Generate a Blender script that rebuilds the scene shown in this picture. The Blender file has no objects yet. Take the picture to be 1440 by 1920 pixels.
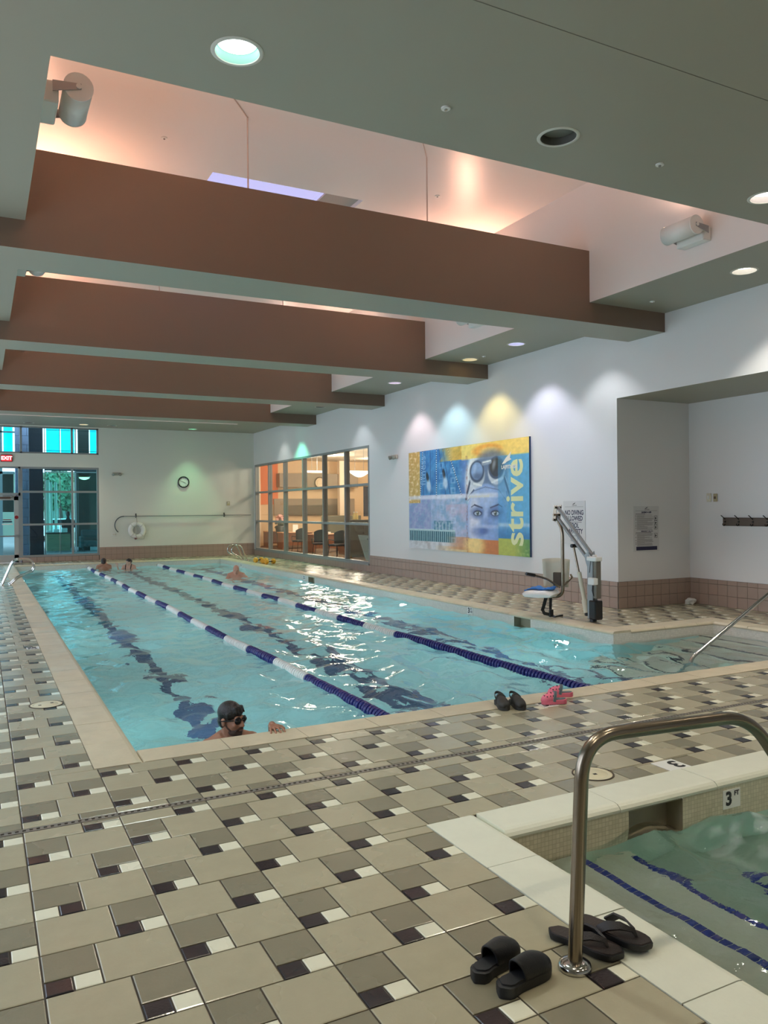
import bpy, bmesh, math, random
import numpy as np
from mathutils import Vector, Matrix, noise as mnoise

random.seed(7)
SC = bpy.context.scene
COL = SC.collection
PI = math.pi

# ------------------------------------------------------------------ camera
CAM_H = 1.75
FPX, YAW, PITCH, ROLL = 1476.6, .4738, -.0029, -.0090
_cy, _sy = math.cos(YAW), math.sin(YAW)
_r, _f, _u = Vector((_cy, -_sy, 0)), Vector((_sy, _cy, 0)), Vector((0, 0, 1))
_f2 = _f * math.cos(PITCH) + _u * math.sin(PITCH)
_u2 = -_f * math.sin(PITCH) + _u * math.cos(PITCH)
CR = _r * math.cos(ROLL) + _u2 * math.sin(ROLL)
CU = -_r * math.sin(ROLL) + _u2 * math.cos(ROLL)
CF = _f2
CC = Vector((0, 0, CAM_H))
cam_d = bpy.data.cameras.new('camera')
cam_d.sensor_fit = 'AUTO'
cam_d.sensor_width = 36.0
cam_d.lens = FPX / 1920 * 36.0
cam_d.clip_start = .05
cam = bpy.data.objects.new('camera', cam_d)
M4 = Matrix((CR, CU, -CF)).transposed().to_4x4()
M4.translation = CC
cam.matrix_world = M4
COL.objects.link(cam)
SC.camera = cam

# ------------------------------------------------------------------ world, exposure
W = bpy.data.worlds.new('sky')
SC.world = W
W.use_nodes = True
wn = W.node_tree
wn.nodes.clear()
wo = wn.nodes.new('ShaderNodeOutputWorld')
wb = wn.nodes.new('ShaderNodeBackground')
wb.inputs[0].default_value = (.90, .88, 1.0, 1)
wb.inputs[1].default_value = 3.0
wn.links.new(wb.outputs[0], wo.inputs[0])
SC.view_settings.view_transform = 'Standard'
SC.view_settings.look = 'None'
SC.view_settings.gamma = 1
SC.view_settings.use_curve_mapping = False
SC.view_settings.exposure = 0.62
SC.cycles.max_bounces = 9
SC.cycles.diffuse_bounces = 5
SC.cycles.glossy_bounces = 4
SC.cycles.transmission_bounces = 8
SC.cycles.transparent_max_bounces = 12
SC.cycles.sample_clamp_indirect = 4.0
SC.cycles.blur_glossy = 1.0
SC.cycles.use_light_tree = True

# light strengths (W) and colours, used by the lamp builders below
P_DOWN = 140.0      # recessed downlight over the deck
P_WASH = 135.0      # wall washers along the right wall
P_COVE = 290.0      # barrel floodlights in the coffer
P_POOL = 220.0       # emission of an underwater light lens
P_SPA = 45.0  # added spa lamp, out of view
P_LOUNGE = 13.0


def lamp(name, kind, loc, energy, color, aim=None, size=.1, angle=None, blend=.5, parent=None):
    d = bpy.data.lights.new(name, kind)
    d.energy = energy
    d.color = color
    if kind == 'SPOT':
        d.spot_size = angle
        d.spot_blend = blend
        d.shadow_soft_size = size
    elif kind == 'AREA':
        d.shape = 'DISK'
        d.size = size
    else:
        d.shadow_soft_size = size
    o = bpy.data.objects.new(name, d)
    COL.objects.link(o)
    loc = Vector(loc)
    if parent:
        o.parent = parent
        loc = loc - root_loc(parent)
    o.location = loc
    if aim is not None:
        o.rotation_euler = (Vector(aim)).to_track_quat('-Z', 'Y').to_euler()
    return o


# ------------------------------------------------------------------ helpers
def ray(px, py):
    return CF * FPX + CR * (px - 720) - CU * (py - 960)


def onZ(px, py, z=0.):
    d = ray(px, py)
    return CC + d * ((z - CAM_H) / d.z)


def onX(px, py, x):
    d = ray(px, py)
    return CC + d * (x / d.x)


def onY(px, py, y):
    d = ray(px, py)
    return CC + d * (y / d.y)


def lin(c):
    return tuple((v / 12.92 if v <= .04045 else ((v + .055) / 1.055) ** 2.4) for v in c)


def rgb(r, g, b):
    return lin((r / 255., g / 255., b / 255.))


MATS = {}


def mat(name, color, rough=.5, metal=0., var=0., vscale=4., bump=0., bscale=40., rvar=0., spec=.5, emit=None, es=0., coat=0.):
    """procedural principled: object-space noise varies the colour, the gloss and the relief"""
    if name in MATS:
        return MATS[name]
    m = bpy.data.materials.new(name)
    m.use_nodes = True
    nt = m.node_tree
    b = nt.nodes['Principled BSDF']
    b.inputs['Base Color'].default_value = (*color, 1)
    b.inputs['Roughness'].default_value = rough
    b.inputs['Metallic'].default_value = metal
    b.inputs['Specular IOR Level'].default_value = spec
    b.inputs['Coat Weight'].default_value = coat
    if emit:
        b.inputs['Emission Color'].default_value = (*emit, 1)
        b.inputs['Emission Strength'].default_value = es
    tc = geo_in = None
    if var or bump or rvar:
        geo = nt.nodes.new('ShaderNodeNewGeometry')
        geo_in = geo.outputs['Position']
    if var:
        n = nt.nodes.new('ShaderNodeTexNoise')
        n.inputs['Scale'].default_value = vscale
        n.inputs['Detail'].default_value = 5
        n.inputs['Roughness'].default_value = .65
        nt.links.new(geo_in, n.inputs['Vector'])
        mx = nt.nodes.new('ShaderNodeMix')
        mx.data_type = 'RGBA'
        mx.inputs[6].default_value = (*[c * (1 - var) for c in color], 1)
        mx.inputs[7].default_value = (*[min(1, c * (1 + var)) for c in color], 1)
        nt.links.new(n.outputs['Fac'], mx.inputs[0])
        nt.links.new(mx.outputs[2], b.inputs['Base Color'])
    if rvar:
        n = nt.nodes.new('ShaderNodeTexNoise')
        n.inputs['Scale'].default_value = 1.3
        n.inputs['Detail'].default_value = 4
        nt.links.new(geo_in, n.inputs['Vector'])
        mr = nt.nodes.new('ShaderNodeMapRange')
        mr.inputs[1].default_value = .40
        mr.inputs[2].default_value = .62
        mr.inputs[3].default_value = max(.03, rough - rvar)
        mr.inputs[4].default_value = rough + rvar * .6
        nt.links.new(n.outputs['Fac'], mr.inputs[0])
        nt.links.new(mr.outputs[0], b.inputs['Roughness'])
    if bump:
        n = nt.nodes.new('ShaderNodeTexNoise')
        n.inputs['Scale'].default_value = bscale
        n.inputs['Detail'].default_value = 3
        nt.links.new(geo_in, n.inputs['Vector'])
        bp = nt.nodes.new('ShaderNodeBump')
        bp.inputs['Strength'].default_value = bump
        bp.inputs['Distance'].default_value = .01
        nt.links.new(n.outputs['Fac'], bp.inputs['Height'])
        nt.links.new(bp.outputs['Normal'], b.inputs['Normal'])
    MATS[name] = m
    return m


def emat(name, color, s):
    if name in MATS:
        return MATS[name]
    m = bpy.data.materials.new(name)
    m.use_nodes = True
    nt = m.node_tree
    nt.nodes.clear()
    o = nt.nodes.new('ShaderNodeOutputMaterial')
    e = nt.nodes.new('ShaderNodeEmission')
    e.inputs[0].default_value = (*color, 1)
    e.inputs[1].default_value = s
    nt.links.new(e.outputs[0], o.inputs[0])
    MATS[name] = m
    return m


def glassmat(name, tint, gloss=.04, mult=1.):
    """flat window glass: see-through tint plus a fresnel mirror"""
    if name in MATS:
        return MATS[name]
    m = bpy.data.materials.new(name)
    m.use_nodes = True
    nt = m.node_tree
    nt.nodes.clear()
    o = nt.nodes.new('ShaderNodeOutputMaterial')
    t = nt.nodes.new('ShaderNodeBsdfTransparent')
    t.inputs[0].default_value = (*tint, 1)
    g = nt.nodes.new('ShaderNodeBsdfGlossy')
    g.inputs['Roughness'].default_value = .01
    f = nt.nodes.new('ShaderNodeFresnel')
    f.inputs[0].default_value = 1.5
    ml = nt.nodes.new('ShaderNodeMath')
    ml.operation = 'MULTIPLY'
    ml.inputs[1].default_value = mult
    nt.links.new(f.outputs[0], ml.inputs[0])
    geo = nt.nodes.new('ShaderNodeNewGeometry')          # only the outer skin of a pane mirrors
    inv = nt.nodes.new('ShaderNodeMath')
    inv.operation = 'SUBTRACT'
    inv.inputs[0].default_value = 1.
    nt.links.new(geo.outputs['Backfacing'], inv.inputs[1])
    m2 = nt.nodes.new('ShaderNodeMath')
    m2.operation = 'MULTIPLY'
    nt.links.new(ml.outputs[0], m2.inputs[0])
    nt.links.new(inv.outputs[0], m2.inputs[1])
    mx = nt.nodes.new('ShaderNodeMixShader')
    nt.links.new(m2.outputs[0], mx.inputs[0])
    nt.links.new(t.outputs[0], mx.inputs[1])
    nt.links.new(g.outputs[0], mx.inputs[2])
    nt.links.new(mx.outputs[0], o.inputs[0])
    MATS[name] = m
    return m


def watermat(name, tint, bumps, foam=None):
    """refracting water with layered ripple relief; foam = (centre, radius) of churned white water"""
    m = bpy.data.materials.new(name)
    m.use_nodes = True
    nt = m.node_tree
    b = nt.nodes['Principled BSDF']
    b.inputs['Base Color'].default_value = (*tint, 1)
    b.inputs['Roughness'].default_value = 0.0
    b.inputs['IOR'].default_value = 1.333
    b.inputs['Transmission Weight'].default_value = 1.0
    geo = nt.nodes.new('ShaderNodeNewGeometry')
    prev = None
    for (sc, det, stren, dist) in bumps:
        n = nt.nodes.new('ShaderNodeTexNoise')
        n.inputs['Scale'].default_value = sc
        n.inputs['Detail'].default_value = det
        n.inputs['Distortion'].default_value = .6
        nt.links.new(geo.outputs['Position'], n.inputs['Vector'])
        bp = nt.nodes.new('ShaderNodeBump')
        bp.inputs['Strength'].default_value = stren
        bp.inputs['Distance'].default_value = dist
        nt.links.new(n.outputs['Fac'], bp.inputs['Height'])
        if prev:
            nt.links.new(prev.outputs['Normal'], bp.inputs['Normal'])
        prev = bp
    nt.links.new(prev.outputs['Normal'], b.inputs['Normal'])
    if foam:
        (cx, cy, cz), rad = foam
        vm = nt.nodes.new('ShaderNodeVectorMath')
        vm.operation = 'DISTANCE'
        vm.inputs[1].default_value = (cx, cy, cz)
        nt.links.new(geo.outputs['Position'], vm.inputs[0])
        mr = nt.nodes.new('ShaderNodeMapRange')
        mr.inputs[1].default_value = rad
        mr.inputs[2].default_value = rad * .25
        mr.inputs[3].default_value = 0.
        mr.inputs[4].default_value = .75
        nt.links.new(vm.outputs['Value'], mr.inputs[0])
        n = nt.nodes.new('ShaderNodeTexNoise')
        n.inputs['Scale'].default_value = 9
        n.inputs['Detail'].default_value = 6
        nt.links.new(geo.outputs['Position'], n.inputs['Vector'])
        r2 = nt.nodes.new('ShaderNodeMapRange')
        r2.inputs[1].default_value = .48
        r2.inputs[2].default_value = .72
        nt.links.new(n.outputs['Fac'], r2.inputs[0])
        ml = nt.nodes.new('ShaderNodeMath')
        ml.operation = 'MULTIPLY'
        nt.links.new(mr.outputs[0], ml.inputs[0])
        nt.links.new(r2.outputs[0], ml.inputs[1])
        df = nt.nodes.new('ShaderNodeBsdfDiffuse')
        df.inputs[0].default_value = (.85, .9, .88, 1)
        mx = nt.nodes.new('ShaderNodeMixShader')
        out = nt.nodes['Material Output']
        nt.links.new(ml.outputs[0], mx.inputs[0])
        nt.links.new(b.outputs[0], mx.inputs[1])
        nt.links.new(df.outputs[0], mx.inputs[2])
        nt.links.new(mx.outputs[0], out.inputs[0])
    return m


def mosaic(name, c1, c2, size=.025):
    """tiny waterline mosaic, too small in the photo to pick apart"""
    m = bpy.data.materials.new(name)
    m.use_nodes = True
    nt = m.node_tree
    b = nt.nodes['Principled BSDF']
    b.inputs['Roughness'].default_value = .25
    geo = nt.nodes.new('ShaderNodeNewGeometry')
    sx = nt.nodes.new('ShaderNodeSeparateXYZ')
    nt.links.new(geo.outputs['Position'], sx.inputs[0])
    ad = nt.nodes.new('ShaderNodeMath')
    ad.operation = 'ADD'
    nt.links.new(sx.outputs[0], ad.inputs[0])
    nt.links.new(sx.outputs[1], ad.inputs[1])
    cb = nt.nodes.new('ShaderNodeCombineXYZ')
    nt.links.new(ad.outputs[0], cb.inputs[0])
    nt.links.new(sx.outputs[2], cb.inputs[1])
    br = nt.nodes.new('ShaderNodeTexBrick')
    br.offset = 0
    br.inputs['Scale'].default_value = 1
    br.inputs['Brick Width'].default_value = size
    br.inputs['Row Height'].default_value = size
    br.inputs['Mortar Size'].default_value = size * .07
    br.inputs['Color1'].default_value = (*c1, 1)
    br.inputs['Color2'].default_value = (*c2, 1)
    br.inputs['Mortar'].default_value = (*[c * .84 for c in c1], 1)
    br.inputs['Mortar'].default_value = (*[c * .84 for c in c1], 1)
    nt.links.new(cb.outputs[0], br.inputs['Vector'])
    nt.links.new(br.outputs['Color'], b.inputs['Base Color'])
    return m


def attrmat(name, rough=.45):
    """flat print: the printed colours are a colour attribute of the sheet"""
    m = bpy.data.materials.new(name)
    m.use_nodes = True
    nt = m.node_tree
    b = nt.nodes['Principled BSDF']
    b.inputs['Roughness'].default_value = rough
    a = nt.nodes.new('ShaderNodeAttribute')
    a.attribute_name = 'print'
    nt.links.new(a.outputs['Color'], b.inputs['Base Color'])
    return m


def root_loc(o):
    v = Vector((0, 0, 0))
    while o is not None:
        v += Vector(o.location)
        o = o.parent
    return v


def tag(o, label=None, cat=None, group=None, kind=None):
    if label: o['label'] = label
    if cat: o['category'] = cat
    if group: o['group'] = group
    if kind: o['kind'] = kind
    return o


def thing(name, label, cat, loc, group=None):
    o = bpy.data.objects.new(name, None)
    o.empty_display_size = .1
    COL.objects.link(o)
    o.location = loc
    return tag(o, label, cat, group)


class MB:
    def __init__(s):
        s.v, s.f, s.m = [], [], []

    def add(s, vs, fs, mi=0):
        b = len(s.v)
        s.v += [tuple(v) for v in vs]
        for f in fs:
            s.f.append(tuple(b + i for i in f))
            s.m.append(mi)
        return s

    def box(s, x0, x1, y0, y1, z0, z1, mi=0, R=None, mis=None):
        v = [Vector((x, y, z)) for z in (z0, z1) for y in (y0, y1) for x in (x0, x1)]
        if R is not None:
            v = [R @ p for p in v]
        f = [(0, 2, 3, 1), (4, 5, 7, 6), (0, 1, 5, 4), (2, 6, 7, 3), (0, 4, 6, 2), (1, 3, 7, 5)]
        if mis:
            for ff, k in zip(f, mis): s.add(v, [ff], k)
        else:
            s.add(v, f, mi)
        return s

    def cbox(s, x0, x1, y0, y1, z0, z1, c=.01, mi=0, R=None):
        """box with chamfered edges"""
        xs, ys, zs = (x0, x0 + c, x1 - c, x1), (y0, y0 + c, y1 - c, y1), (z0, z0 + c, z1 - c, z1)
        bm = bmesh.new()
        pts = []
        for a in (0, 1):
            for b in (0, 1):
                for d in (0, 1):
                    X, Y, Z = (x0, x1)[a], (y0, y1)[b], (z0, z1)[d]
                    sx, sy, sz = (1, -1)[a], (1, -1)[b], (1, -1)[d]
                    pts += [(X, Y + sy * c, Z + sz * c), (X + sx * c, Y, Z + sz * c), (X + sx * c, Y + sy * c, Z)]
        for p in pts: bm.verts.new(p)
        r = bmesh.ops.convex_hull(bm, input=bm.verts)
        bm.verts.index_update()
        vs = [Vector(v.co) for v in bm.verts]
        if R is not None: vs = [R @ v for v in vs]
        s.add(vs, [[v.index for v in f.verts] for f in bm.faces], mi)
        bm.free()
        return s

    def ring(s, pts, closed_ends=True, mi=0):
        """loft a list of equally long vertex loops"""
        n = len(pts[0])
        vs = [p for r in pts for p in r]
        fs = []
        for i in range(len(pts) - 1):
            for j in range(n):
                k = (j + 1) % n
                fs.append((i * n + j, i * n + k, (i + 1) * n + k, (i + 1) * n + j))
        if closed_ends:
            fs.append(tuple(range(n - 1, -1, -1)))
            fs.append(tuple((len(pts) - 1) * n + j for j in range(n)))
        return s.add(vs, fs, mi)

    def tube(s, path, r, n=10, mi=0, closed=False):
        path = [Vector(p) for p in path]
        rs = r if isinstance(r, (list, tuple)) else [r] * len(path)
        loops = []
        up = None
        L = len(path)
        for i, p in enumerate(path):
            if closed:
                t = path[(i + 1) % L] - path[i - 1]
            else:
                t = path[min(i + 1, L - 1)] - path[max(i - 1, 0)]
            t.normalize()
            if up is None:
                up = Vector((0, 0, 1)) if abs(t.z) < .9 else Vector((1, 0, 0))
            a = (up - t * up.dot(t)).normalized()
            b = t.cross(a)
            up = a
            loops.append([p + a * math.cos(2 * PI * j / n) * rs[i] + b * math.sin(2 * PI * j / n) * rs[i] for j in range(n)])
        if closed:
            loops.append(loops[0])
            return s.ring(loops, False, mi)
        return s.ring(loops, True, mi)

    def cyl(s, p0, p1, r0, r1=None, n=16, mi=0):
        return s.tube([p0, p1], [r0, r0 if r1 is None else r1], n, mi)

    def lathe(s, prof, c, axis=(0, 0, 1), n=20, mi=0, ends=True):
        """prof: (radius, height) pairs about axis through c"""
        ax = Vector(axis).normalized()
        a = ax.orthogonal().normalized()
        b = ax.cross(a)
        c = Vector(c)
        loops = [[c + ax * h + (a * math.cos(2 * PI * j / n) + b * math.sin(2 * PI * j / n)) * max(r, 1e-5) for j in range(n)] for r, h in prof]
        return s.ring(loops, ends, mi)

    def ell(s, c, r, R=None, n=12, m=8, mi=0):
        c = Vector(c)
        loops = []
        r = (r, r, r) if not isinstance(r, (tuple, list)) else r
        for i in range(m + 1):
            th = PI * i / m
            th = min(max(th, 1e-3), PI - 1e-3)
            loop = []
            for j in range(n):
                ph = 2 * PI * j / n
                q = Vector((r[0] * math.sin(th) * math.cos(ph), r[1] * math.sin(th) * math.sin(ph), -r[2] * math.cos(th)))
                if R is not None: q = R @ q
                loop.append(c + q)
            loops.append(loop)
        return s.ring(loops, True, mi)

    def caps(s, p0, p1, r0, r1, n=10, mi=0):
        """capsule tapering from r0 to r1"""
        p0, p1 = Vector(p0), Vector(p1)
        d = (p1 - p0)
        L = d.length
        d.normalize()
        path, rs = [], []
        for k in (-90, -60, -30, 0):
            a = math.radians(k)
            path.append(p0 + d * math.sin(a) * r0); rs.append(max(1e-4, r0 * math.cos(a)))
        for k in (0, 30, 60, 90):
            a = math.radians(k)
            path.append(p1 + d * math.sin(a) * r1); rs.append(max(1e-4, r1 * math.cos(a)))
        return s.tube(path, rs, n, mi)

    def prism(s, pts, off, mi=0):
        pts = [Vector(p) for p in pts]
        off = Vector(off)
        return s.ring([pts, [p + off for p in pts]], True, mi)

    def torus(s, c, R, r, axis=(0, 0, 1), n=32, m=10, mi=0):
        ax = Vector(axis).normalized()
        a = ax.orthogonal().normalized()
        b = ax.cross(a)
        return s.tube([Vector(c) + (a * math.cos(2 * PI * i / n) + b * math.sin(2 * PI * i / n)) * R for i in range(n)], r, m, mi, True)

    def quad(s, a, b, c, d, mi=0):
        return s.add([a, b, c, d], [(0, 1, 2, 3)], mi)

    def mesh(s, name, off=Vector((0, 0, 0))):
        me = bpy.data.meshes.new(name)
        me.from_pydata([(v[0] - off.x, v[1] - off.y, v[2] - off.z) for v in s.v], [], s.f)
        return me

    def build(s, name, mats, parent=None, smooth=False, kind=None, fix=True):
        off = root_loc(parent) if parent else Vector((0, 0, 0))
        me = s.mesh(name, off)
        if not isinstance(mats, (list, tuple)): mats = [mats]
        for m in mats: me.materials.append(m)
        if len(mats) > 1:
            me.polygons.foreach_set('material_index', s.m)
        if fix:
            bm = bmesh.new()
            bm.from_mesh(me)
            bmesh.ops.recalc_face_normals(bm, faces=bm.faces)
            bm.to_mesh(me)
            bm.free()
        if smooth:
            me.polygons.foreach_set('use_smooth', [True] * len(me.polygons))
            try:
                me.set_sharp_from_angle(angle=math.radians(42))
            except Exception:
                pass
        me.update()
        o = bpy.data.objects.new(name, me)
        COL.objects.link(o)
        if parent: o.parent = parent
        if kind: o['kind'] = kind
        return o


def struct(mb, name, mats, fix=True, parent=None):
    return mb.build(name, mats, parent, kind='structure', fix=fix)


def copy_tree(o, parent=None):
    c = o.copy()
    COL.objects.link(c)
    if parent: c.parent = parent
    for ch in [k for k in o.children]:
        copy_tree(ch, c)
    return c


def arc(c, a, b, r, t0, t1, n=8):
    """points on an arc about c in the plane of unit vectors a, b"""
    c, a, b = Vector(c), Vector(a), Vector(b)
    return [c + (a * math.cos(t0 + (t1 - t0) * i / n) + b * math.sin(t0 + (t1 - t0) * i / n)) * r for i in range(n + 1)]


def fillet(pts, r, n=6):
    """round the inner corners of a polyline"""
    pts = [Vector(p) for p in pts]
    out = [pts[0]]
    for i in range(1, len(pts) - 1):
        p, a, b = pts[i], (pts[i - 1] - pts[i]), (pts[i + 1] - pts[i])
        rr = min(r, a.length * .49, b.length * .49)
        a, b = a.normalized() * rr, b.normalized() * rr
        for k in range(n + 1):
            t = k / n
            out.append(p + a * (1 - t) ** 2 + b * t ** 2)
    out.append(pts[-1])
    return out


def text(name, body, size, origin, right, up, m, parent=None, align='CENTER', extr=.001, bold=0., sx=1.):
    """raised flat lettering; converted to a mesh"""
    cu = bpy.data.curves.new(name, 'FONT')
    cu.body = body
    cu.size = size
    cu.align_x = align
    cu.align_y = 'CENTER'
    cu.extrude = extr
    cu.offset = bold
    cu.resolution_u = 3
    t = bpy.data.objects.new(name + '_tmp', cu)
    COL.objects.link(t)
    dg = bpy.context.evaluated_depsgraph_get()
    me = bpy.data.meshes.new_from_object(t.evaluated_get(dg))
    bpy.data.objects.remove(t)
    bpy.data.curves.remove(cu)
    right, up = Vector(right).normalized(), Vector(up).normalized()
    nrm = right.cross(up)
    off = Vector(origin) - (root_loc(parent) if parent else Vector((0, 0, 0)))
    for v in me.vertices:
        v.co = off + right * v.co.x * sx + up * v.co.y + nrm * v.co.z
    me.materials.clear()
    me.materials.append(m)
    o = bpy.data.objects.new(name, me)
    COL.objects.link(o)
    if parent: o.parent = parent
    return o


def remesh_object(mb, name, m, parent, voxel, smooth_it=4):
    """fuse overlapping volumes into one continuous skin"""
    o = mb.build(name, m, parent, True)
    md = o.modifiers.new('r', 'REMESH')
    md.mode = 'VOXEL'
    md.voxel_size = voxel
    md.use_smooth_shade = True
    ms = o.modifiers.new('s', 'SMOOTH')
    ms.factor = .5
    ms.iterations = smooth_it
    dg = bpy.context.evaluated_depsgraph_get()
    me = bpy.data.meshes.new_from_object(o.evaluated_get(dg))
    o.modifiers.clear()
    old = o.data
    o.data = me
    bpy.data.meshes.remove(old)
    me.name = name
    me.polygons.foreach_set('use_smooth', [True] * len(me.polygons))
    return o


def cut_rects(r, holes):
    """rectangle (x0,x1,y0,y1) minus rectangles -> list of rectangles"""
    out = [r]
    for h in holes:
        nxt = []
        for (a, b, c, d) in out:
            x0, x1, y0, y1 = max(a, h[0]), min(b, h[1]), max(c, h[2]), min(d, h[3])
            if x0 >= x1 - 1e-9 or y0 >= y1 - 1e-9:
                nxt.append((a, b, c, d))
                continue
            if y0 > c: nxt.append((a, b, c, y0))
            if y1 < d: nxt.append((a, b, y1, d))
            if x0 > a: nxt.append((a, x0, y0, y1))
            if x1 < b: nxt.append((x1, b, y0, y1))
        out = nxt
    return out


# ------------------------------------------------------------------ dimensions (metres)
XL, XW, XA = -2.6, 9.79, 11.53          # left wall, right wall, alcove wall
YN, YJ, YF = -3.2, 10.254, 30.5         # wall behind, alcove end, far wall
ZC, ZS, ZU = 4.857, 3.635, 6.674        # ceiling, alcove soffit, coffer ceiling
PX0, PX1, PY0, PY1 = 1.005, 7.921, 6.0, 28.8      # pool water
SX1, SY1 = 9.93, 8.40                   # stair bay reaches x = SX1, y = SY1
COP = .33                               # coping width
CX0, CX1, CY0, CY1 = .454, 8.228, 5.794, 27.6     # coffer opening
BEAMS = (9.17, 14.11, 18.99, 23.88)
BT, ZB, ZBT = .80, 4.552, 5.633
WLV = -.17                              # pool water level
QX0, QX1, QY0, QY1 = 2.183, 6.6, .2, 3.78          # spa with its coping
ZW = .465                               # wainscot height

# ------------------------------------------------------------------ materials
m_wall = mat('wall paint', rgb(226, 224, 222), .32, bump=.05, bscale=120)
m_wall_far = mat('far wall paint', rgb(222, 220, 208), .28, bump=.05, bscale=120)
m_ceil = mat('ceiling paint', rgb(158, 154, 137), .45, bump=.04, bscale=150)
m_coffer = mat('coffer paint', rgb(232, 222, 216), .35, bump=.04, bscale=150)
m_beam = mat('beam paint', rgb(122, 101, 84), .38, bump=.04, bscale=150)
m_grout = mat('grout', rgb(74, 64, 54), .8, var=.25, vscale=6)
m_t_beige = mat('beige tile', rgb(172, 164, 138), .26, var=.10, vscale=9, rvar=.09, bump=.05, bscale=90)
m_t_taupe = mat('taupe tile', rgb(134, 128, 107), .28, var=.10, vscale=9, rvar=.09, bump=.05, bscale=90)
m_t_dark = mat('dark tile', rgb(44, 40, 43), .24, var=.18, vscale=14, rvar=.14, bump=.04, bscale=90)
m_t_cream = mat('cream tile', rgb(228, 224, 200), .26, var=.06, vscale=9, rvar=.14, bump=.04, bscale=90)
m_w_tile = mat('wainscot tile', rgb(164, 143, 130), .30, var=.06, vscale=5)
m_coping = mat('coping stone', rgb(204, 191, 163), .45, var=.20, vscale=5, bump=.12, bscale=60, rvar=.12)
m_spacop = mat('spa coping', rgb(222, 222, 204), .42, var=.07, vscale=7, bump=.10, bscale=60, rvar=.10)
m_plaster = mat('pool plaster', rgb(186, 238, 240), .6, var=.07, vscale=2.0)
m_step = mat('step plaster', rgb(236, 236, 218), .6, var=.06, vscale=3.0)
m_spapl = mat('spa plaster', rgb(224, 232, 214), .6, var=.06, vscale=3.0)
m_spadeep = mat('spa deep plaster', rgb(168, 196, 180), .6, var=.06, vscale=3.0)
m_mos = mosaic('waterline mosaic', rgb(214, 208, 196), rgb(226, 220, 208), .026)
m_mosw = mosaic('cream mosaic', rgb(196, 186, 160), rgb(212, 202, 176), .026)
m_line = mat('lane tile blue', rgb(62, 86, 122), .3, var=.1, vscale=20)
m_blue = mat('blue edge tile', rgb(24, 50, 140), .2, var=.1, vscale=30)
m_steel = mat('stainless steel', rgb(150, 138, 122), .26, 1.0)
m_chrome = mat('polished steel', rgb(200, 198, 194), .14, 1.0)
m_alu = mat('grey aluminium', rgb(150, 152, 152), .4, .6)
m_frame = mat('window frame', rgb(150, 152, 150), .45, .3)
m_black = mat('black rubber', rgb(26, 26, 28), .5, bump=.15, bscale=200)
m_blackp = mat('black plastic', rgb(20, 20, 22), .35)
m_white = mat('white plastic', rgb(232, 230, 224), .35)
m_offw = mat('ivory plastic', rgb(214, 206, 184), .45, var=.04, vscale=8)
m_dark = mat('dark void', rgb(30, 28, 26), .8)
m_floatb = mat('blue lane float', rgb(24, 30, 104), .35)
m_floatw = mat('white lane float', rgb(226, 226, 220), .4)
m_navy = mat('navy ink', rgb(36, 32, 66), .5)
m_ink = mat('black ink', rgb(22, 20, 22), .5)
m_grey_ink = mat('grey ink', rgb(118, 112, 110), .5)
m_paper = mat('sign board', rgb(212, 210, 208), .4)
m_skin = mat('tan skin', rgb(160, 112, 88), .45, var=.08, vscale=12)
m_skin2 = mat('pink skin', rgb(206, 150, 128), .45, var=.08, vscale=12)
m_skin3 = mat('light skin', rgb(200, 158, 138), .45, var=.06, vscale=12)
m_hair = mat('wet black hair', rgb(18, 15, 14), .28, bump=.6, bscale=120)
m_beard = mat('dark stubble', rgb(74, 52, 42), .7, bump=.4, bscale=200)
m_hairg = mat('grey hair', rgb(190, 182, 176), .6, bump=.4, bscale=150)
m_tealw = glassmat('teal window glass', (.62, .9, .92))
m_teal2 = glassmat('deep teal glass', (.05, .60, .66), mult=.5)
m_clear = glassmat('lounge glass', (.93, .94, .93), mult=1.0)
m_redled = emat('red exit light', (1., .10, .10), 1.6)

# ------------------------------------------------------------------ room shell
# --- floor: grout bed with openings, the tiles lie in it
POOL_OUT = (PX0 - COP, PX1 + COP, PY0 - COP, PY1 + COP)
STAIR_OUT = (PX1, SX1 + COP, PY0 - COP, SY1 + COP)
SPA_OUT = (QX0, QX1, QY0, QY1)
HOLES = [POOL_OUT, STAIR_OUT, SPA_OUT]
fl = MB()
for part in ((XL, XW, YN, YF), (XW, XA, YN, YJ)):
    for (a, b, c, d) in cut_rects(part, HOLES):
        fl.box(a, b, c, d, -.12, -.006)
floor = struct(fl, 'floor', m_grout)

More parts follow.
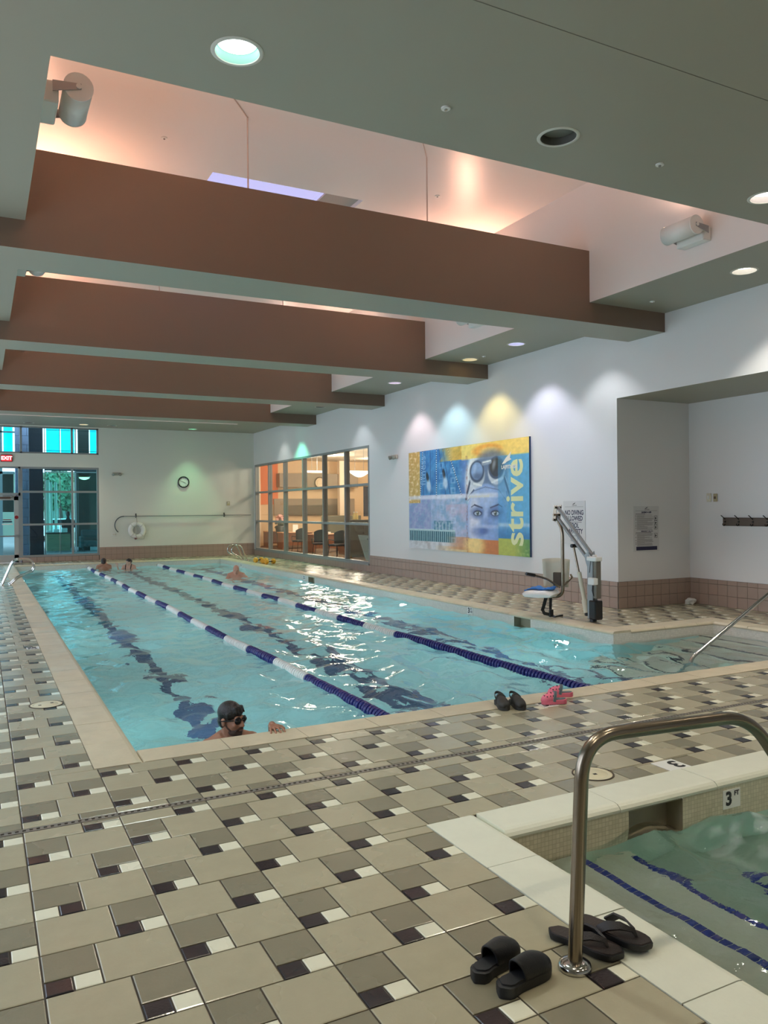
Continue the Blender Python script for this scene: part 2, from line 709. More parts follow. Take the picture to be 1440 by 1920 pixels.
TX0, TXP, TY0, TYP = .1917, .5038, 3.387, .30024
DRAIN = (XL, 8.15, 4.738, 4.794)
TILE_HOLES = HOLES + [DRAIN]
LIDS = [(.52, 7.80, .135), (3.57, 3.985, .125)]
MARK = [(4.40, 4.56, 5.51, 5.665), (4.06, 4.26, 3.785, 3.965)]
TILE_HOLES += MARK
tiles = {'beige_tile': [], 'taupe_tile': [], 'dark_tile': [], 'cream_tile': []}
tmats = {'beige_tile': m_t_beige, 'taupe_tile': m_t_taupe, 'dark_tile': m_t_dark, 'cream_tile': m_t_cream}
G = .0035
BIG = TYP
for i in range(int((XL - TX0) / TXP) - 1, int((XA - TX0) / TXP) + 1):
    for j in range(int((YN - TY0) / TYP) - 1, int((YF - TY0) / TYP) + 1):
        x, y = TX0 + i * TXP, TY0 + j * TYP
        med_left = (j % 2 != 0)
        mw = TXP - BIG
        if med_left:
            xm, xb = x, x + mw
        else:
            xb, xm = x, x + BIG
        sm = .1
        swap = (i == 0 and j == 1)
        cells = [('beige_tile', (xb, xb + BIG, y, y + TYP)),
                 ('taupe_tile', (xm, xm + mw, y + sm, y + TYP)),
                 ('cream_tile' if swap else 'dark_tile', (xm, xm + mw / 2, y, y + sm)),
                 ('dark_tile' if swap else 'cream_tile', (xm + mw / 2, xm + mw, y, y + sm))]
        for kind, rc in cells:
            for bounds in ((XL, XW, YN, YF), (XW, XA, YN, YJ)):
                q = (max(rc[0], bounds[0]), min(rc[1], bounds[1]), max(rc[2], bounds[2]), min(rc[3], bounds[3]))
                if q[1] - q[0] < .02 or q[3] - q[2] < .02: continue
                for t in cut_rects(q, TILE_HOLES):
                    if t[1] - t[0] < .012 or t[3] - t[2] < .012: continue
                    tiles[kind].append((t[0] + G, t[1] - G, t[2] + G, t[3] - G))


def tile_mb(mb, w, d, x=0., y=0., z=0., c=.004, th=.010):
    """a thin tile with softened arris, 9 faces"""
    h, k = w / 2, d / 2
    vs = [(x - h, y - k, z - th), (x + h, y - k, z - th), (x + h, y + k, z - th), (x - h, y + k, z - th),
          (x - h, y - k, z - c * .6), (x + h, y - k, z - c * .6), (x + h, y + k, z - c * .6), (x - h, y + k, z - c * .6),
          (x - h + c, y - k + c, z), (x + h - c, y - k + c, z), (x + h - c, y + k - c, z), (x - h + c, y + k - c, z)]
    fs = [(8, 9, 10, 11)]
    for a in range(4):
        b = (a + 1) % 4
        fs += [(a, b, 4 + b, 4 + a), (4 + a, 4 + b, 8 + b, 8 + a)]
    return mb.add(vs, fs)


def seen_size(t):
    c = Vector(((t[0] + t[1]) / 2, (t[2] + t[3]) / 2, 0)) - CC
    dz = c.dot(CF)
    if dz < .5: return 0
    px, py = 720 + FPX * c.dot(CR) / dz, 960 - FPX * c.dot(CU) / dz
    if not (-60 < px < 1500 and py < 2000): return 0
    return (t[1] - t[0]) * (t[3] - t[2]) / dz ** 3


cache = {}
for kind, lst in tiles.items():
    lst.sort(key=seen_size, reverse=True)
    for t in lst[:298]:
        w, d = round(t[1] - t[0], 4), round(t[3] - t[2], 4)
        if (kind, w, d) not in cache:
            me = tile_mb(MB(), w, d).mesh(kind)
            me.materials.append(tmats[kind])
            cache[(kind, w, d)] = me
        o = bpy.data.objects.new(kind, cache[(kind, w, d)])
        COL.objects.link(o)
        o.parent = floor
        o.location = ((t[0] + t[1]) / 2, (t[2] + t[3]) / 2, random.uniform(-.0006, .0006))
        o.rotation_euler = (random.uniform(-.0018, .0018), random.uniform(-.0018, .0018), 0)
    rest = MB()
    for t in lst[298:]:
        tile_mb(rest, t[1] - t[0], t[3] - t[2], (t[0] + t[1]) / 2, (t[2] + t[3]) / 2)
    o = rest.build(kind.replace('_tile', '_tiling'), tmats[kind], floor, fix=False)
    o['kind'] = 'stuff'

# --- ceiling with round cut-outs for the downlights
DL_TOP = [(1.577, 5.189), (4.337, 5.197), (7.065, 5.288)]
DL_BACK = [(1.577, 2.45), (4.337, 2.45), (7.065, 2.45), (1.577, -.3), (4.337, -.3), (7.065, -.3)]
DL_RIGHT = [(9.04, 5.40), (9.00, 7.07), (9.04, 10.43), (9.04, 12.09), (9.087, 13.75), (9.08, 15.40), (9.075, 17.06), (9.08, 20.36), (9.134, 21.93), (9.10, 25.2), (9.10, 26.9)]
DL_FAR = [tuple(onZ(p, q, ZC)[:2]) for p, q in ((54, 792.5), (157, 796), (210, 798), (361, 804.5))]
DL_LEFT = [(-.35, 7.0), (-.35, 12.0), (-.35, 16.9), (-.35, 21.8), (-.35, 26.)]
ALL_DL = DL_TOP + DL_BACK + DL_RIGHT + DL_FAR + DL_LEFT
RH = .150
cm = MB()
patches = [(x - .2, x + .2, y - .2, y + .2) for x, y in ALL_DL]
for (a, b, c, d) in cut_rects((XL, XW, YN, YF), [(CX0, CX1, CY0, CY1)] + patches):
    cm.quad((a, c, ZC), (a, d, ZC), (b, d, ZC), (b, c, ZC))
for (x, y) in ALL_DL:
    n = 32
    vs, fs = [], []
    for j in range(n):
        a = 2 * PI * j / n
        ca, sa = math.cos(a), math.sin(a)
        k = .2 / max(abs(ca), abs(sa))
        vs += [(x + ca * RH, y + sa * RH, ZC), (x + ca * k, y + sa * k, ZC)]
    for j in range(n):
        p, q = 2 * j, 2 * ((j + 1) % n)
        fs.append((p, p + 1, q + 1, q))
    cm.add(vs, fs)
ceiling = struct(cm, 'ceiling', m_ceil, fix=False)
jt = MB().box(XL, XW, 4.02, 4.025, ZC - .002, ZC + .002)
jt.build('control_joint', mat('ceiling joint', rgb(124, 122, 110), .8), ceiling)  # thin darker line of the control joint

# --- coffer: side walls, raised ceiling with a skylight opening
SK = (3.05, 5.47, 11.30, 13.2)
cf = MB()
for (a, b, c, d) in cut_rects((CX0, CX1, CY0, CY1), [SK]):
    cf.quad((a, c, ZU), (a, d, ZU), (b, d, ZU), (b, c, ZU))
cf.quad((CX0, CY0, ZC), (CX0, CY0, ZU), (CX0, CY1, ZU), (CX0, CY1, ZC))
cf.quad((CX1, CY0, ZC), (CX1, CY1, ZC), (CX1, CY1, ZU), (CX1, CY0, ZU))
cf.quad((CX0, CY0, ZC), (CX1, CY0, ZC), (CX1, CY0, ZU), (CX0, CY0, ZU))
cf.quad((CX0, CY1, ZC), (CX0, CY1, ZU), (CX1, CY1, ZU), (CX1, CY1, ZC))
coffer = struct(cf, 'ceiling_coffer', m_coffer, fix=False)
sw = MB()
x0, x1, y0, y1 = SK
zt = ZU + .12
sw.quad((x0, y0, ZU), (x0, y1, ZU), (x0, y1, zt), (x0, y0, zt))
sw.quad((x1, y0, ZU), (x1, y0, zt), (x1, y1, zt), (x1, y1, ZU))
sw.quad((x0, y0, ZU), (x0, y0, zt), (x1, y0, zt), (x1, y0, ZU))
sw.quad((x0, y1, ZU), (x1, y1, ZU), (x1, y1, zt), (x0, y1, zt))
sw.build('skylight_well', mat('skylight well paint', rgb(214, 216, 226), .5), coffer, fix=False)
MB().box(x0, x1, y0, y1, zt, zt + .01).build('skylight_pane', glassmat('skylight glazing', (.40, .40, .49)), coffer)
MB().box(4.90, x1, y0, y1, zt - .05, zt - .02).build('skylight_shadow', mat('skylight shadow grey', rgb(170, 160, 152), .6), coffer)  # grey sheet stands in for the shadow at the skylight's right end

for k, yb in enumerate(BEAMS):
    b = MB()
    mis = (1, 0, 0, 0, 0, 0)
    b.box(XL, XW, yb, yb + BT, ZB, ZC, mis=mis)
    b.box(CX0, CX1, yb, yb + BT, ZC, ZBT, mis=(0, 2, 0, 0, 0, 0))
    struct(b, 'ceiling_beam', [m_beam, m_ceil, m_coffer])

# --- walls
# left wall: a row of tall windows lets the daylight in across the pool
LWIN = [(2.2 + 4.0 * k, 5.4 + 4.0 * k) for k in range(7)]
w = MB()
for (a, b, c, d) in cut_rects((YN - .2, YF + .2, -.1, ZC + .1), [(p, q, .75, 3.7) for p, q in LWIN]):
    w.box(XL - .2, XL, a, b, c, d)
struct(w, 'wall_left', m_wall)
for k, (p, q) in enumerate(LWIN):
    o = thing('window_%d' % (4 + k), None, None, (XL, p, .75))
    o['kind'] = 'structure'
    t = MB()
    for y in (p + .03, (p + q) / 2, q - .03): t.box(XL - .14, XL - .04, y - .03, y + .03, .75, 3.7)
    for z in (.78, 2.6, 3.67): t.box(XL - .14, XL - .04, p, q, z - .03, z + .03)
    t.build('window_frame', m_frame, o)
    for j in range(2):
        y0 = p + j * (q - p) / 2
        MB().box(XL - .095, XL - .087, y0 + .05, y0 + (q - p) / 2 - .05, .80, 3.64).build('pane', glassmat('side window glass', (.86, .93, .95)), o)
    pd = bpy.data.lights.new('sky_portal', 'AREA')
    pd.shape = 'RECTANGLE'
    pd.size, pd.size_y = q - p, 2.95
    pd.cycles.is_portal = True
    po = bpy.data.objects.new('sky_portal', pd)
    COL.objects.link(po)
    po.matrix_world = Matrix.Translation((XL - .16, (p + q) / 2, 2.22)) @ Matrix(((0, 0, -1), (1, 0, 0), (0, 1, 0))).to_4x4()
w = MB()
w.box(XL, XA + .2, YN - .2, YN, -.1, ZC + .1)
struct(w, 'wall_near', m_wall)

# far wall with window openings: lower storefront, transom window, door
WX0, WX1, WZ0, WZ1, TZ0, TZ1 = -1.2, 3.89, .19, 3.385, 3.86, 4.82
wf = MB()
for (a, b, c, d) in cut_rects((XL, XW, -.1, ZC + .05), [(WX0, WX1, WZ0 - (.19), WZ1), (WX0, WX1, TZ0, TZ1)]):
    wf.box(a, b, YF, YF + .22, c, d)
wall_far = struct(wf, 'wall_far', m_wall_far)

# right wall with the lounge window opening
LY0, LY1, LZ0, LZ1 = 19.99, 30.36, .215, 3.575
wr = MB()
for (a, b, c, d) in cut_rects((YJ, YF + .2, -.1, ZC + .05), [(LY0, LY1, LZ0, LZ1)]):
    wr.box(XW, XW + .18, a, b, c, d)
wall_right = struct(wr, 'wall_right', m_wall)
# alcove: end face, back wall, soffit and fascia above
we = MB()
we.box(XW + .18, XA + .2, YJ, YJ + .2, -.1, ZC)
wall_end = struct(we, 'wall_alcove_end', m_wall)
wa = MB()
wa.box(XA, XA + .2, YN, YJ, -.1, ZC)
wall_alc = struct(wa, 'wall_alcove', m_wall)
sf = MB()
sf.box(XW, XA, YN, YJ, ZS, ZC + .05, mis=(1, 0, 0, 0, 0, 0))
struct(sf, 'ceiling_alcove_soffit', [m_wall, m_ceil])

# wainscot tiles, one object each
def wainscot(wall, p0, du, nrm, length, rows=((0, .193), (.193, .386), (.386, ZW)), tw=.2003, first=0.):
    p0, du, nrm = Vector(p0), Vector(du), Vector(nrm)
    mb = MB()
    a = p0 + nrm * .002
    zt = rows[-1][1]
    mb.prism([a, a + du * length, a + du * length + Vector((0, 0, zt)), a + Vector((0, 0, zt))], nrm * .004)
    mb.build('tile_bed', m_grout, wall)
    meshes = {}
    u = 0.
    while u < length - .02:
        wdt = min(tw, length - u)
        for z0, z1 in rows:
            key = (round(wdt, 3), round(z1 - z0, 3))
            if key not in meshes:
                t = MB()
                g, c, th = .0025, .003, .010
                hw, hh = wdt / 2 - g, (z1 - z0) / 2 - g
                base = [du * (sx * hw) + Vector((0, 0, sz * hh)) for sx, sz in ((-1, -1), (1, -1), (1, 1), (-1, 1))]
                inn = [du * (sx * (hw - c)) + Vector((0, 0, sz * (hh - c))) for sx, sz in ((-1, -1), (1, -1), (1, 1), (-1, 1))]
                t.ring([base, [p + nrm * (th - c) for p in base], [p + nrm * th for p in inn]], True)
                me = t.mesh('tile')
                bm = bmesh.new(); bm.from_mesh(me); bmesh.ops.recalc_face_normals(bm, faces=bm.faces); bm.to_mesh(me); bm.free()
                me.materials.append(m_w_tile)
                meshes[key] = me
            o = bpy.data.objects.new('tile', meshes[key])
            COL.objects.link(o)
            o.parent = wall
            o.location = p0 + du * (u + wdt / 2) + Vector((0, 0, (z0 + z1) / 2)) + nrm * (.004 + random.uniform(0, .0008))
        u += wdt


wainscot(wall_right, (XW, YJ, 0), (0, 1, 0), (-1, 0, 0), LY0 - YJ)
wainscot(wall_right, (XW, LY0, 0), (0, 1, 0), (-1, 0, 0), YF - LY0, rows=((0, .193),))
wainscot(wall_end, (XW, YJ, 0), (1, 0, 0), (0, -1, 0), XA - XW)
wainscot(wall_alc, (XA, YJ - .016, 0), (0, -1, 0), (-1, 0, 0), 4.2)
wainscot(wall_far, (WX1, YF, 0), (1, 0, 0), (0, -1, 0), XW - WX1 - .016)

# ------------------------------------------------------------------ swimming pool
pool = thing('swimming_pool', 'long turquoise three lane lap pool with stone coping and stair bay', 'pool', (PX0, PY0, 0))
PD = -1.25
pb = MB()


def wallq(mb, a, b, z0, z1, mi):
    mb.quad((a[0], a[1], z0), (b[0], b[1], z0), (b[0], b[1], z1), (a[0], a[1], z1), mi)


SKIM = [(10.28, 10.72), (19.55, 19.99)]     # skimmer mouths along the right wall
outline = [(PX0, PY0), (PX0, PY1), (PX1, PY1), (PX1, SY1), (SX1, SY1), (SX1, PY0)]
for i in range(len(outline)):
    a, b = outline[i], outline[(i + 1) % len(outline)]
    segs = [(a, b, True)]
    if a[0] == PX1 and b[0] == PX1:
        cutsy = []
        y = a[1]
        for s0, s1 in sorted(SKIM, reverse=True):
            cutsy.append(((PX1, y), (PX1, s1), True))
            cutsy.append(((PX1, s1), (PX1, s0), False))
            y = s0
        cutsy.append(((PX1, y), b, True))
        segs = cutsy
    for p, q, full in segs:
        if full: wallq(pb, p, q, -.30, -.03, 1)
        wallq(pb, p, q, PD, -.30, 0)
pb.quad((PX0, PY0, PD), (PX1, PY0, PD), (PX1, PY1, PD), (PX0, PY1, PD), 0)
pb.build('basin', [m_plaster, m_mos], pool, fix=False)
for k, (s0, s1) in enumerate(SKIM):
    s = MB()
    d = .14
    s.quad((PX1, s0, -.30), (PX1, s1, -.30), (PX1 + d, s1, -.30), (PX1 + d, s0, -.30))
    s.quad((PX1, s0, -.03), (PX1, s1, -.03), (PX1 + d, s1, -.03), (PX1 + d, s0, -.03))
    for yy in (s0, s1):
        s.quad((PX1, yy, -.30), (PX1 + d, yy, -.30), (PX1 + d, yy, -.03), (PX1, yy, -.03))
    s.quad((PX1 + d, s0, -.30), (PX1 + d, s1, -.30), (PX1 + d, s1, -.03), (PX1 + d, s0, -.03))
    s.build('skimmer_mouth', mat('skimmer throat', rgb(150, 140, 118), .6), pool, fix=False)

# steps of the stair bay, each a part; risers run along y
for k in range(6):
    xe = 9.62 - .40 * k
    zt = -.29 - .165 * k
    s = MB()
    x_hi = SX1 if k == 0 else xe + .40
    s.box(xe, x_hi, PY0, SY1, PD, zt)
    st = s.build('step', m_step, pool)
    e = MB().box(xe - .004, xe + .035, PY0, SY1, zt - .035, zt + .003)
    e.build('step_edge', mat('step edge line', rgb(52, 58, 62), .5), st)

# lines on the pool bottom
for x in (2.12, 4.45, 6.88):
    l = MB()
    l.box(x - .125, x + .125, PY0 + 1.45, PY1 - 1.45, PD, PD + .006)
    for yy in (PY0 + 1.45, PY1 - 1.45):
        l.box(x - .45, x + .45, yy - .125, yy + .125, PD, PD + .0062)
    l.build('lane_marking', m_line, pool)

# underwater lights
m_lens = emat('underwater lens', (.62, .97, 1.0), P_POOL)
for (x, nx, ys) in ((PX0, 1, (8.3, 14.0, 19.6, 25.2)), (PX1, -1, (9.55, 14.6, 20.6, 25.6))):
    for y in ys:
        t = MB()
        t.lathe([(.16, 0), (.16, .015), (.12, .02), (.10, .012)], (x, y, -.78), (nx, 0, 0), 24)
        o = t.build('pool_light', m_chrome, pool, True)
        t = MB()
        t.lathe([(.10, .0), (.10, .012), (.05, .020)], (x, y, -.78), (nx, 0, 0), 24)
        t.build('lens', m_lens, o, True)


# coping
def coping_run(parent, p, du, nrm, length, width, m, slab=.61, first=None, th=.06, wall_h=0.003):
    """stones laid along du from p (inner edge), bodies reaching outward along nrm"""
    p, du, nrm = Vector(p), Vector(du), Vector(nrm)
    prof = [(width, 0), (.045, 0), (.022, -.004), (.006, -.015), (-.006, -.03), (-.004, -.045), (.012, -th), (width, -th)]
    n = max(1, round(length / slab))
    L = length / n
    g = .003
    me = None
    for i in range(n):
        if me is None:
            t = MB()
            for_loop = []
            for s in (g, L - g):
                for_loop.append([du * s + nrm * a + Vector((0, 0, z + wall_h)) for a, z in prof])
            t.ring(for_loop, True)
            me = t.mesh('coping_stone')
            bm = bmesh.new(); bm.from_mesh(me); bmesh.ops.recalc_face_normals(bm, faces=bm.faces); bm.to_mesh(me); bm.free()
            me.materials.append(m)
        o = bpy.data.objects.new('coping_stone', me)
        COL.objects.link(o)
        o.parent = parent
        o.location = p + du * (L * i) - root_loc(parent) + Vector((0, 0, random.uniform(-.001, .001)))
    mb = MB()
    q = p + nrm * .02
    e0, e1 = q + du * .012 + Vector((0, 0, -.05)), q + du * (length - .012) + Vector((0, 0, -.05))
    mb.prism([e0, e0 + nrm * (width - .022), e1 + nrm * (width - .022), e1], (0, 0, .046))
    mb.build('coping_mortar', m_grout, parent)


coping_run(pool, (PX0, PY0 - COP, 0), (0, 1, 0), (-1, 0, 0), PY1 - PY0 + 2 * COP, COP, m_coping)
coping_run(pool, (PX0, PY0, 0), (1, 0, 0), (0, -1, 0), SX1 + COP - PX0, COP, m_coping)
coping_run(pool, (PX0, PY1, 0), (1, 0, 0), (0, 1, 0), PX1 + COP - PX0, COP, m_coping)
coping_run(pool, (PX1, SY1, 0), (0, 1, 0), (1, 0, 0), PY1 - SY1, COP, m_coping)
coping_run(pool, (PX1 + COP, SY1, 0), (1, 0, 0), (0, 1, 0), SX1 - PX1, COP, m_coping)
coping_run(pool, (SX1, PY0, 0), (0, 1, 0), (1, 0, 0), SY1 - PY0, COP, m_coping)

# water: a rippled surface
def ripple(X, Y, amp, seed, lam0=.20, lam1=.95, n=60, slope=.055):
    rs = np.random.RandomState(seed)
    Z = np.zeros_like(X)
    for _ in range(n):
        lam = math.exp(rs.uniform(math.log(lam0), math.log(lam1)))
        th = rs.uniform(0, 2 * PI)
        ph = rs.uniform(0, 2 * PI)
        wob = .35 * np.sin(X * rs.uniform(.4, 1.1) + Y * rs.uniform(.4, 1.1) + ph)
        A = slope * lam / (2 * PI) * rs.uniform(.5, 1.2)
        Z += A * np.sin(2 * PI / lam * (X * math.cos(th) + Y * math.sin(th)) + ph + wob)
    return Z * amp


def water_sheet(name, rects, step, z, ampf, seed, m, parent, slope=.055):
    x0 = min(r[0] for r in rects); x1 = max(r[1] for r in rects)
    y0 = min(r[2] for r in rects); y1 = max(r[3] for r in rects)
    nx, ny = int(round((x1 - x0) / step)), int(round((y1 - y0) / step))
    gx, gy = np.linspace(x0, x1, nx + 1), np.linspace(y0, y1, ny + 1)
    X, Y = np.meshgrid(gx, gy)
    Z = z + ripple(X, Y, ampf(X, Y), seed, slope=slope)
    idx = -np.ones(X.shape, int)
    cx, cy = (X[:-1, :-1] + X[1:, 1:]) / 2, (Y[:-1, :-1] + Y[1:, 1:]) / 2
    ins = np.zeros(cx.shape, bool)
    for r in rects:
        ins |= (cx > r[0]) & (cx < r[1]) & (cy > r[2]) & (cy < r[3])
    use = np.zeros(X.shape, bool)
    use[:-1, :-1] |= ins; use[1:, :-1] |= ins; use[:-1, 1:] |= ins; use[1:, 1:] |= ins
    idx[use] = np.arange(use.sum())
    off = root_loc(parent)
    V = np.stack([X[use] - off.x, Y[use] - off.y, Z[use] - off.z], 1)
    jj, ii = np.nonzero(ins)
    F = np.stack([idx[jj, ii], idx[jj, ii + 1], idx[jj + 1, ii + 1], idx[jj + 1, ii]], 1)
    me = bpy.data.meshes.new(name)
    me.from_pydata(V.tolist(), [], F.tolist())
    me.polygons.foreach_set('use_smooth', [True] * len(me.polygons))
    me.materials.append(m)
    o = bpy.data.objects.new(name, me)
    COL.objects.link(o)
    o.parent = parent
    return o


def pool_amp(X, Y):
    near = np.clip((15 - Y) / 8, 0, 1)
    bay = np.clip((X - 7.9) / .8, 0, 1)
    return (.36 + .62 * near) * (1 - .80 * bay)


m_water = watermat('pool water', (.93, 1.0, 1.0), [(13., 2, .16, .02), (5., 2, .20, .035)])
water_sheet('water', [(PX0, PX1, PY0, PY1), (PX1 - .01, SX1, PY0, SY1)], .055, WLV, pool_amp, 3, m_water, pool)


# depth numbers on the right pool wall
def depth_tile(parent, c, right, up, w, h, body, sub, extra=None):
    right, up = Vector(right), Vector(up)
    n = right.cross(up)
    c = Vector(c)
    t = MB()
    t.prism([c - right * w / 2 - up * h / 2, c + right * w / 2 - up * h / 2, c + right * w / 2 + up * h / 2, c - right * w / 2 + up * h / 2], n * .004)
    o = t.build('depth_marker', m_white, parent)
    text('numeral', body, h * 1.0, c - right * w * .18 + n * .005, right, up, m_ink, o, bold=.004)
    if sub: text('lettering', sub, h * .36, c + right * w * .27 + up * h * .25 + n * .005, right, up, m_ink, o, bold=.001)
    if extra: text('lettering', extra, h * .42, c + right * w * .27 - up * h * .12 + n * .005, right, up, m_ink, o, bold=.001)
    return o


for y in (12.05, 19.95 + .35, 26.2):
    depth_tile(pool, (PX1 - .001, y, -.105), (0, -1, 0), (0, 0, 1), .17, .13, '3', 'FT', '1/2')
depth_tile(floor, (4.48, 5.588, -.004), (1, 0, 0), (0, 1, 0), .155, .15, '3', 'FT', '1/2')
depth_tile(floor, (4.16, 3.875, -.004), (-1, 0, 0), (0, -1, 0), .195, .175, '3', None)
depth_tile(floor, (.59, 11.14, -.003), (0, 1, 0), (-1, 0, 0), .17, .15, '3', 'FT', '1/2')

# ------------------------------------------------------------------ lane ropes
ROPES = [(3.27, 8.35, 'striped lane rope of blue and white discs nearer the left coping'),
         (5.62, 10.58, 'striped lane rope of blue and white discs nearer the lift chair')]
for (x, y_first, lab) in ROPES:
    zr = WLV + .018
    rp = thing('lane_rope', lab, 'lane rope', (x, PY0, zr), 'lane ropes across the pool')
    c = MB()
    c.tube([(x, PY0, zr), (x, PY1, zr)], .006, 6)
    c.build('cable', m_steel, rp)
    for yy, s in ((PY0, 1), (PY1, -1)):
        MB().cyl((x, yy, zr), (x, yy + s * .04, zr), .022, n=10).build('anchor', m_chrome, rp)
    bounds = [PY0 + .18, y_first]
    while bounds[-1] + 1.06 < PY1 - .2: bounds.append(bounds[-1] + 1.06)
    bounds.append(PY1 - .15)
    rs = random.Random(int(x * 10))
    for k in range(len(bounds) - 1):
        d = MB()
        y = bounds[k] + .01
        pitch = .062
        while y + .05 < bounds[k + 1]:
            xx = x + .02 * math.sin(y * .9) + rs.uniform(-.003, .003)
            R = Matrix.Rotation(rs.uniform(-.10, .10), 3, 'Z')
            ax = R @ Vector((0, 1, 0))
            rr = .060
            d.lathe([(.018, 0), (rr * .86, .004), (rr, .014), (rr, .030), (rr * .86, .040), (.018, .046)], (xx, y, zr + .006 * math.sin(y * 2.1)), ax, 12)
            y += pitch
        d.build('float_block', m_floatb if k % 2 == 0 else m_floatw, rp, True, fix=True)

# ------------------------------------------------------------------ spa
spa = thing('hot_tub', 'sunken square hot tub with pale coping and blue tiled steps', 'hot tub', (QX0, QY1, 0))
ix0, ix1, iy0, iy1 = QX0 + .33, QX1 - .33, QY0 + .33, QY1 - .29
SW = -.195
sb = MB()
sk0, sk1 = 3.40, 3.845
for a, b, full in (((ix0, iy0), (ix0, iy1), 1), ((ix0, iy1), (sk0, iy1), 1), ((sk0, iy1), (sk1, iy1), 0), ((sk1, iy1), (ix1, iy1), 1), ((ix1, iy1), (ix1, iy0), 1), ((ix1, iy0), (ix0, iy0), 1)):
    if full: wallq(sb, a, b, -.26, -.03, 1)
    wallq(sb, a, b, -1.0, -.26, 0)
sb.quad((ix0, iy0, -1.0), (ix1, iy0, -1.0), (ix1, iy1, -1.0), (ix0, iy1, -1.0), 0)
sb.build('basin', [m_spadeep, m_mosw], spa, fix=False)
s = MB()
for (a, b, c, d) in (((sk0, iy1, -.26), (sk1, iy1, -.26), (sk1, iy1 + .13, -.26), (sk0, iy1 + .13, -.26)),
                     ((sk0, iy1, -.05), (sk1, iy1, -.05), (sk1, iy1 + .13, -.05), (sk0, iy1 + .13, -.05)),
                     ((sk0, iy1, -.26), (sk0, iy1 + .13, -.26), (sk0, iy1 + .13, -.05), (sk0, iy1, -.05)),
                     ((sk1, iy1, -.26), (sk1, iy1 + .13, -.26), (sk1, iy1 + .13, -.05), (sk1, iy1, -.05)),
                     ((sk0, iy1 + .13, -.26), (sk1, iy1 + .13, -.26), (sk1, iy1 + .13, -.05), (sk0, iy1 + .13, -.05))):
    s.quad(a, b, c, d)
s.build('skimmer_mouth', mat('skimmer throat', rgb(150, 142, 120), .6), spa, fix=False)
steps = [(ix0, 3.0, iy0, iy1, -.245), (3.0, 3.42, iy0, iy1, -.43), (3.42, 3.86, iy0, iy1, -.60)]
for k, (a, b, c, d, z) in enumerate(steps):
    o = MB().box(a, b, c, d, -1.0, z).build('step', m_spadeep if k == 2 else m_spapl, spa)
bench = MB().box(3.86, ix1, 2.95, iy1, -1.0, -.60).build('bench', m_spadeep, spa)


def edge_tiles(p, du, length, parent=spa, wdt=.048):
    n = int(length / wdt)
    me = None
    du = Vector(du)
    side = Vector((0, 0, 1)).cross(du)
    for i in range(n):
        if me is None:
            t = MB()
            g = .0018
            R = Matrix((du, side, Vector((0, 0, 1)))).transposed()
            t.cbox(g, wdt - g, -.024, .024, -.004, .004, .0015, R=R)
            me = t.mesh('tile')
            me.materials.append(m_blue)
        o = bpy.data.objects.new('tile', me)
        COL.objects.link(o)
        o.parent = parent
        o.location = Vector(p) + du * (i * wdt) - root_loc(parent)


edge_tiles((3.0 - .024, .9, -.245), (0, 1, 0), iy1 - .9)
edge_tiles((3.42 - .024, .9, -.43), (0, 1, 0), iy1 - .9)
edge_tiles((3.86 - .024, 1.2, -.60), (0, 1, 0), 2.95 - 1.2)
edge_tiles((3.86, 2.95 + .024, -.60), (1, 0, 0), 1.6)
t = MB().lathe([(.16, 0), (.16, .015), (.135, .02), (.13, .012)], (ix1, 1.6, -.62), (-1, 0, 0), 24)
o = t.build('spa_fill_light', m_chrome, spa, True)  # unseen underwater lamp added to brighten the spa
MB().lathe([(.13, .0), (.13, .012), (.06, .022)], (ix1, 1.6, -.62), (-1, 0, 0), 24).build('lens', emat('spa fill lens', (.85, 1., .92), P_SPA), o, True)
coping_run(spa, (ix0, QY0, 0), (0, 1, 0), (-1, 0, 0), QY1 - QY0, .33, m_spacop, slab=.6)
coping_run(spa, (ix0, iy1, 0), (1, 0, 0), (0, 1, 0), QX1 - ix0, .29, m_spacop, slab=.75)
coping_run(spa, (ix1, QY0, 0), (0, 1, 0), (1, 0, 0), iy1 - QY0, .33, m_spacop, slab=.6)
coping_run(spa, (ix0, iy0, 0), (1, 0, 0), (0, -1, 0), ix1 - ix0, .33, m_spacop, slab=.75)
m_swater = watermat('spa water', (.96, 1., .98), [(14., 3, .20, .02), (5., 2, .3, .05)], foam=((4.95, 3.0, SW), 1.35))
water_sheet('water', [(ix0, ix1, iy0, iy1)], .035, SW, lambda X, Y: .45 + 1.9 * np.clip((X - 3.1) / 1.5, 0, 1), 11, m_swater, spa, slope=.06)
depth_tile(spa, (4.28, iy1 - .001, -.125), (1, 0, 0), (0, 0, 1), .16, .12, '3', 'FT')

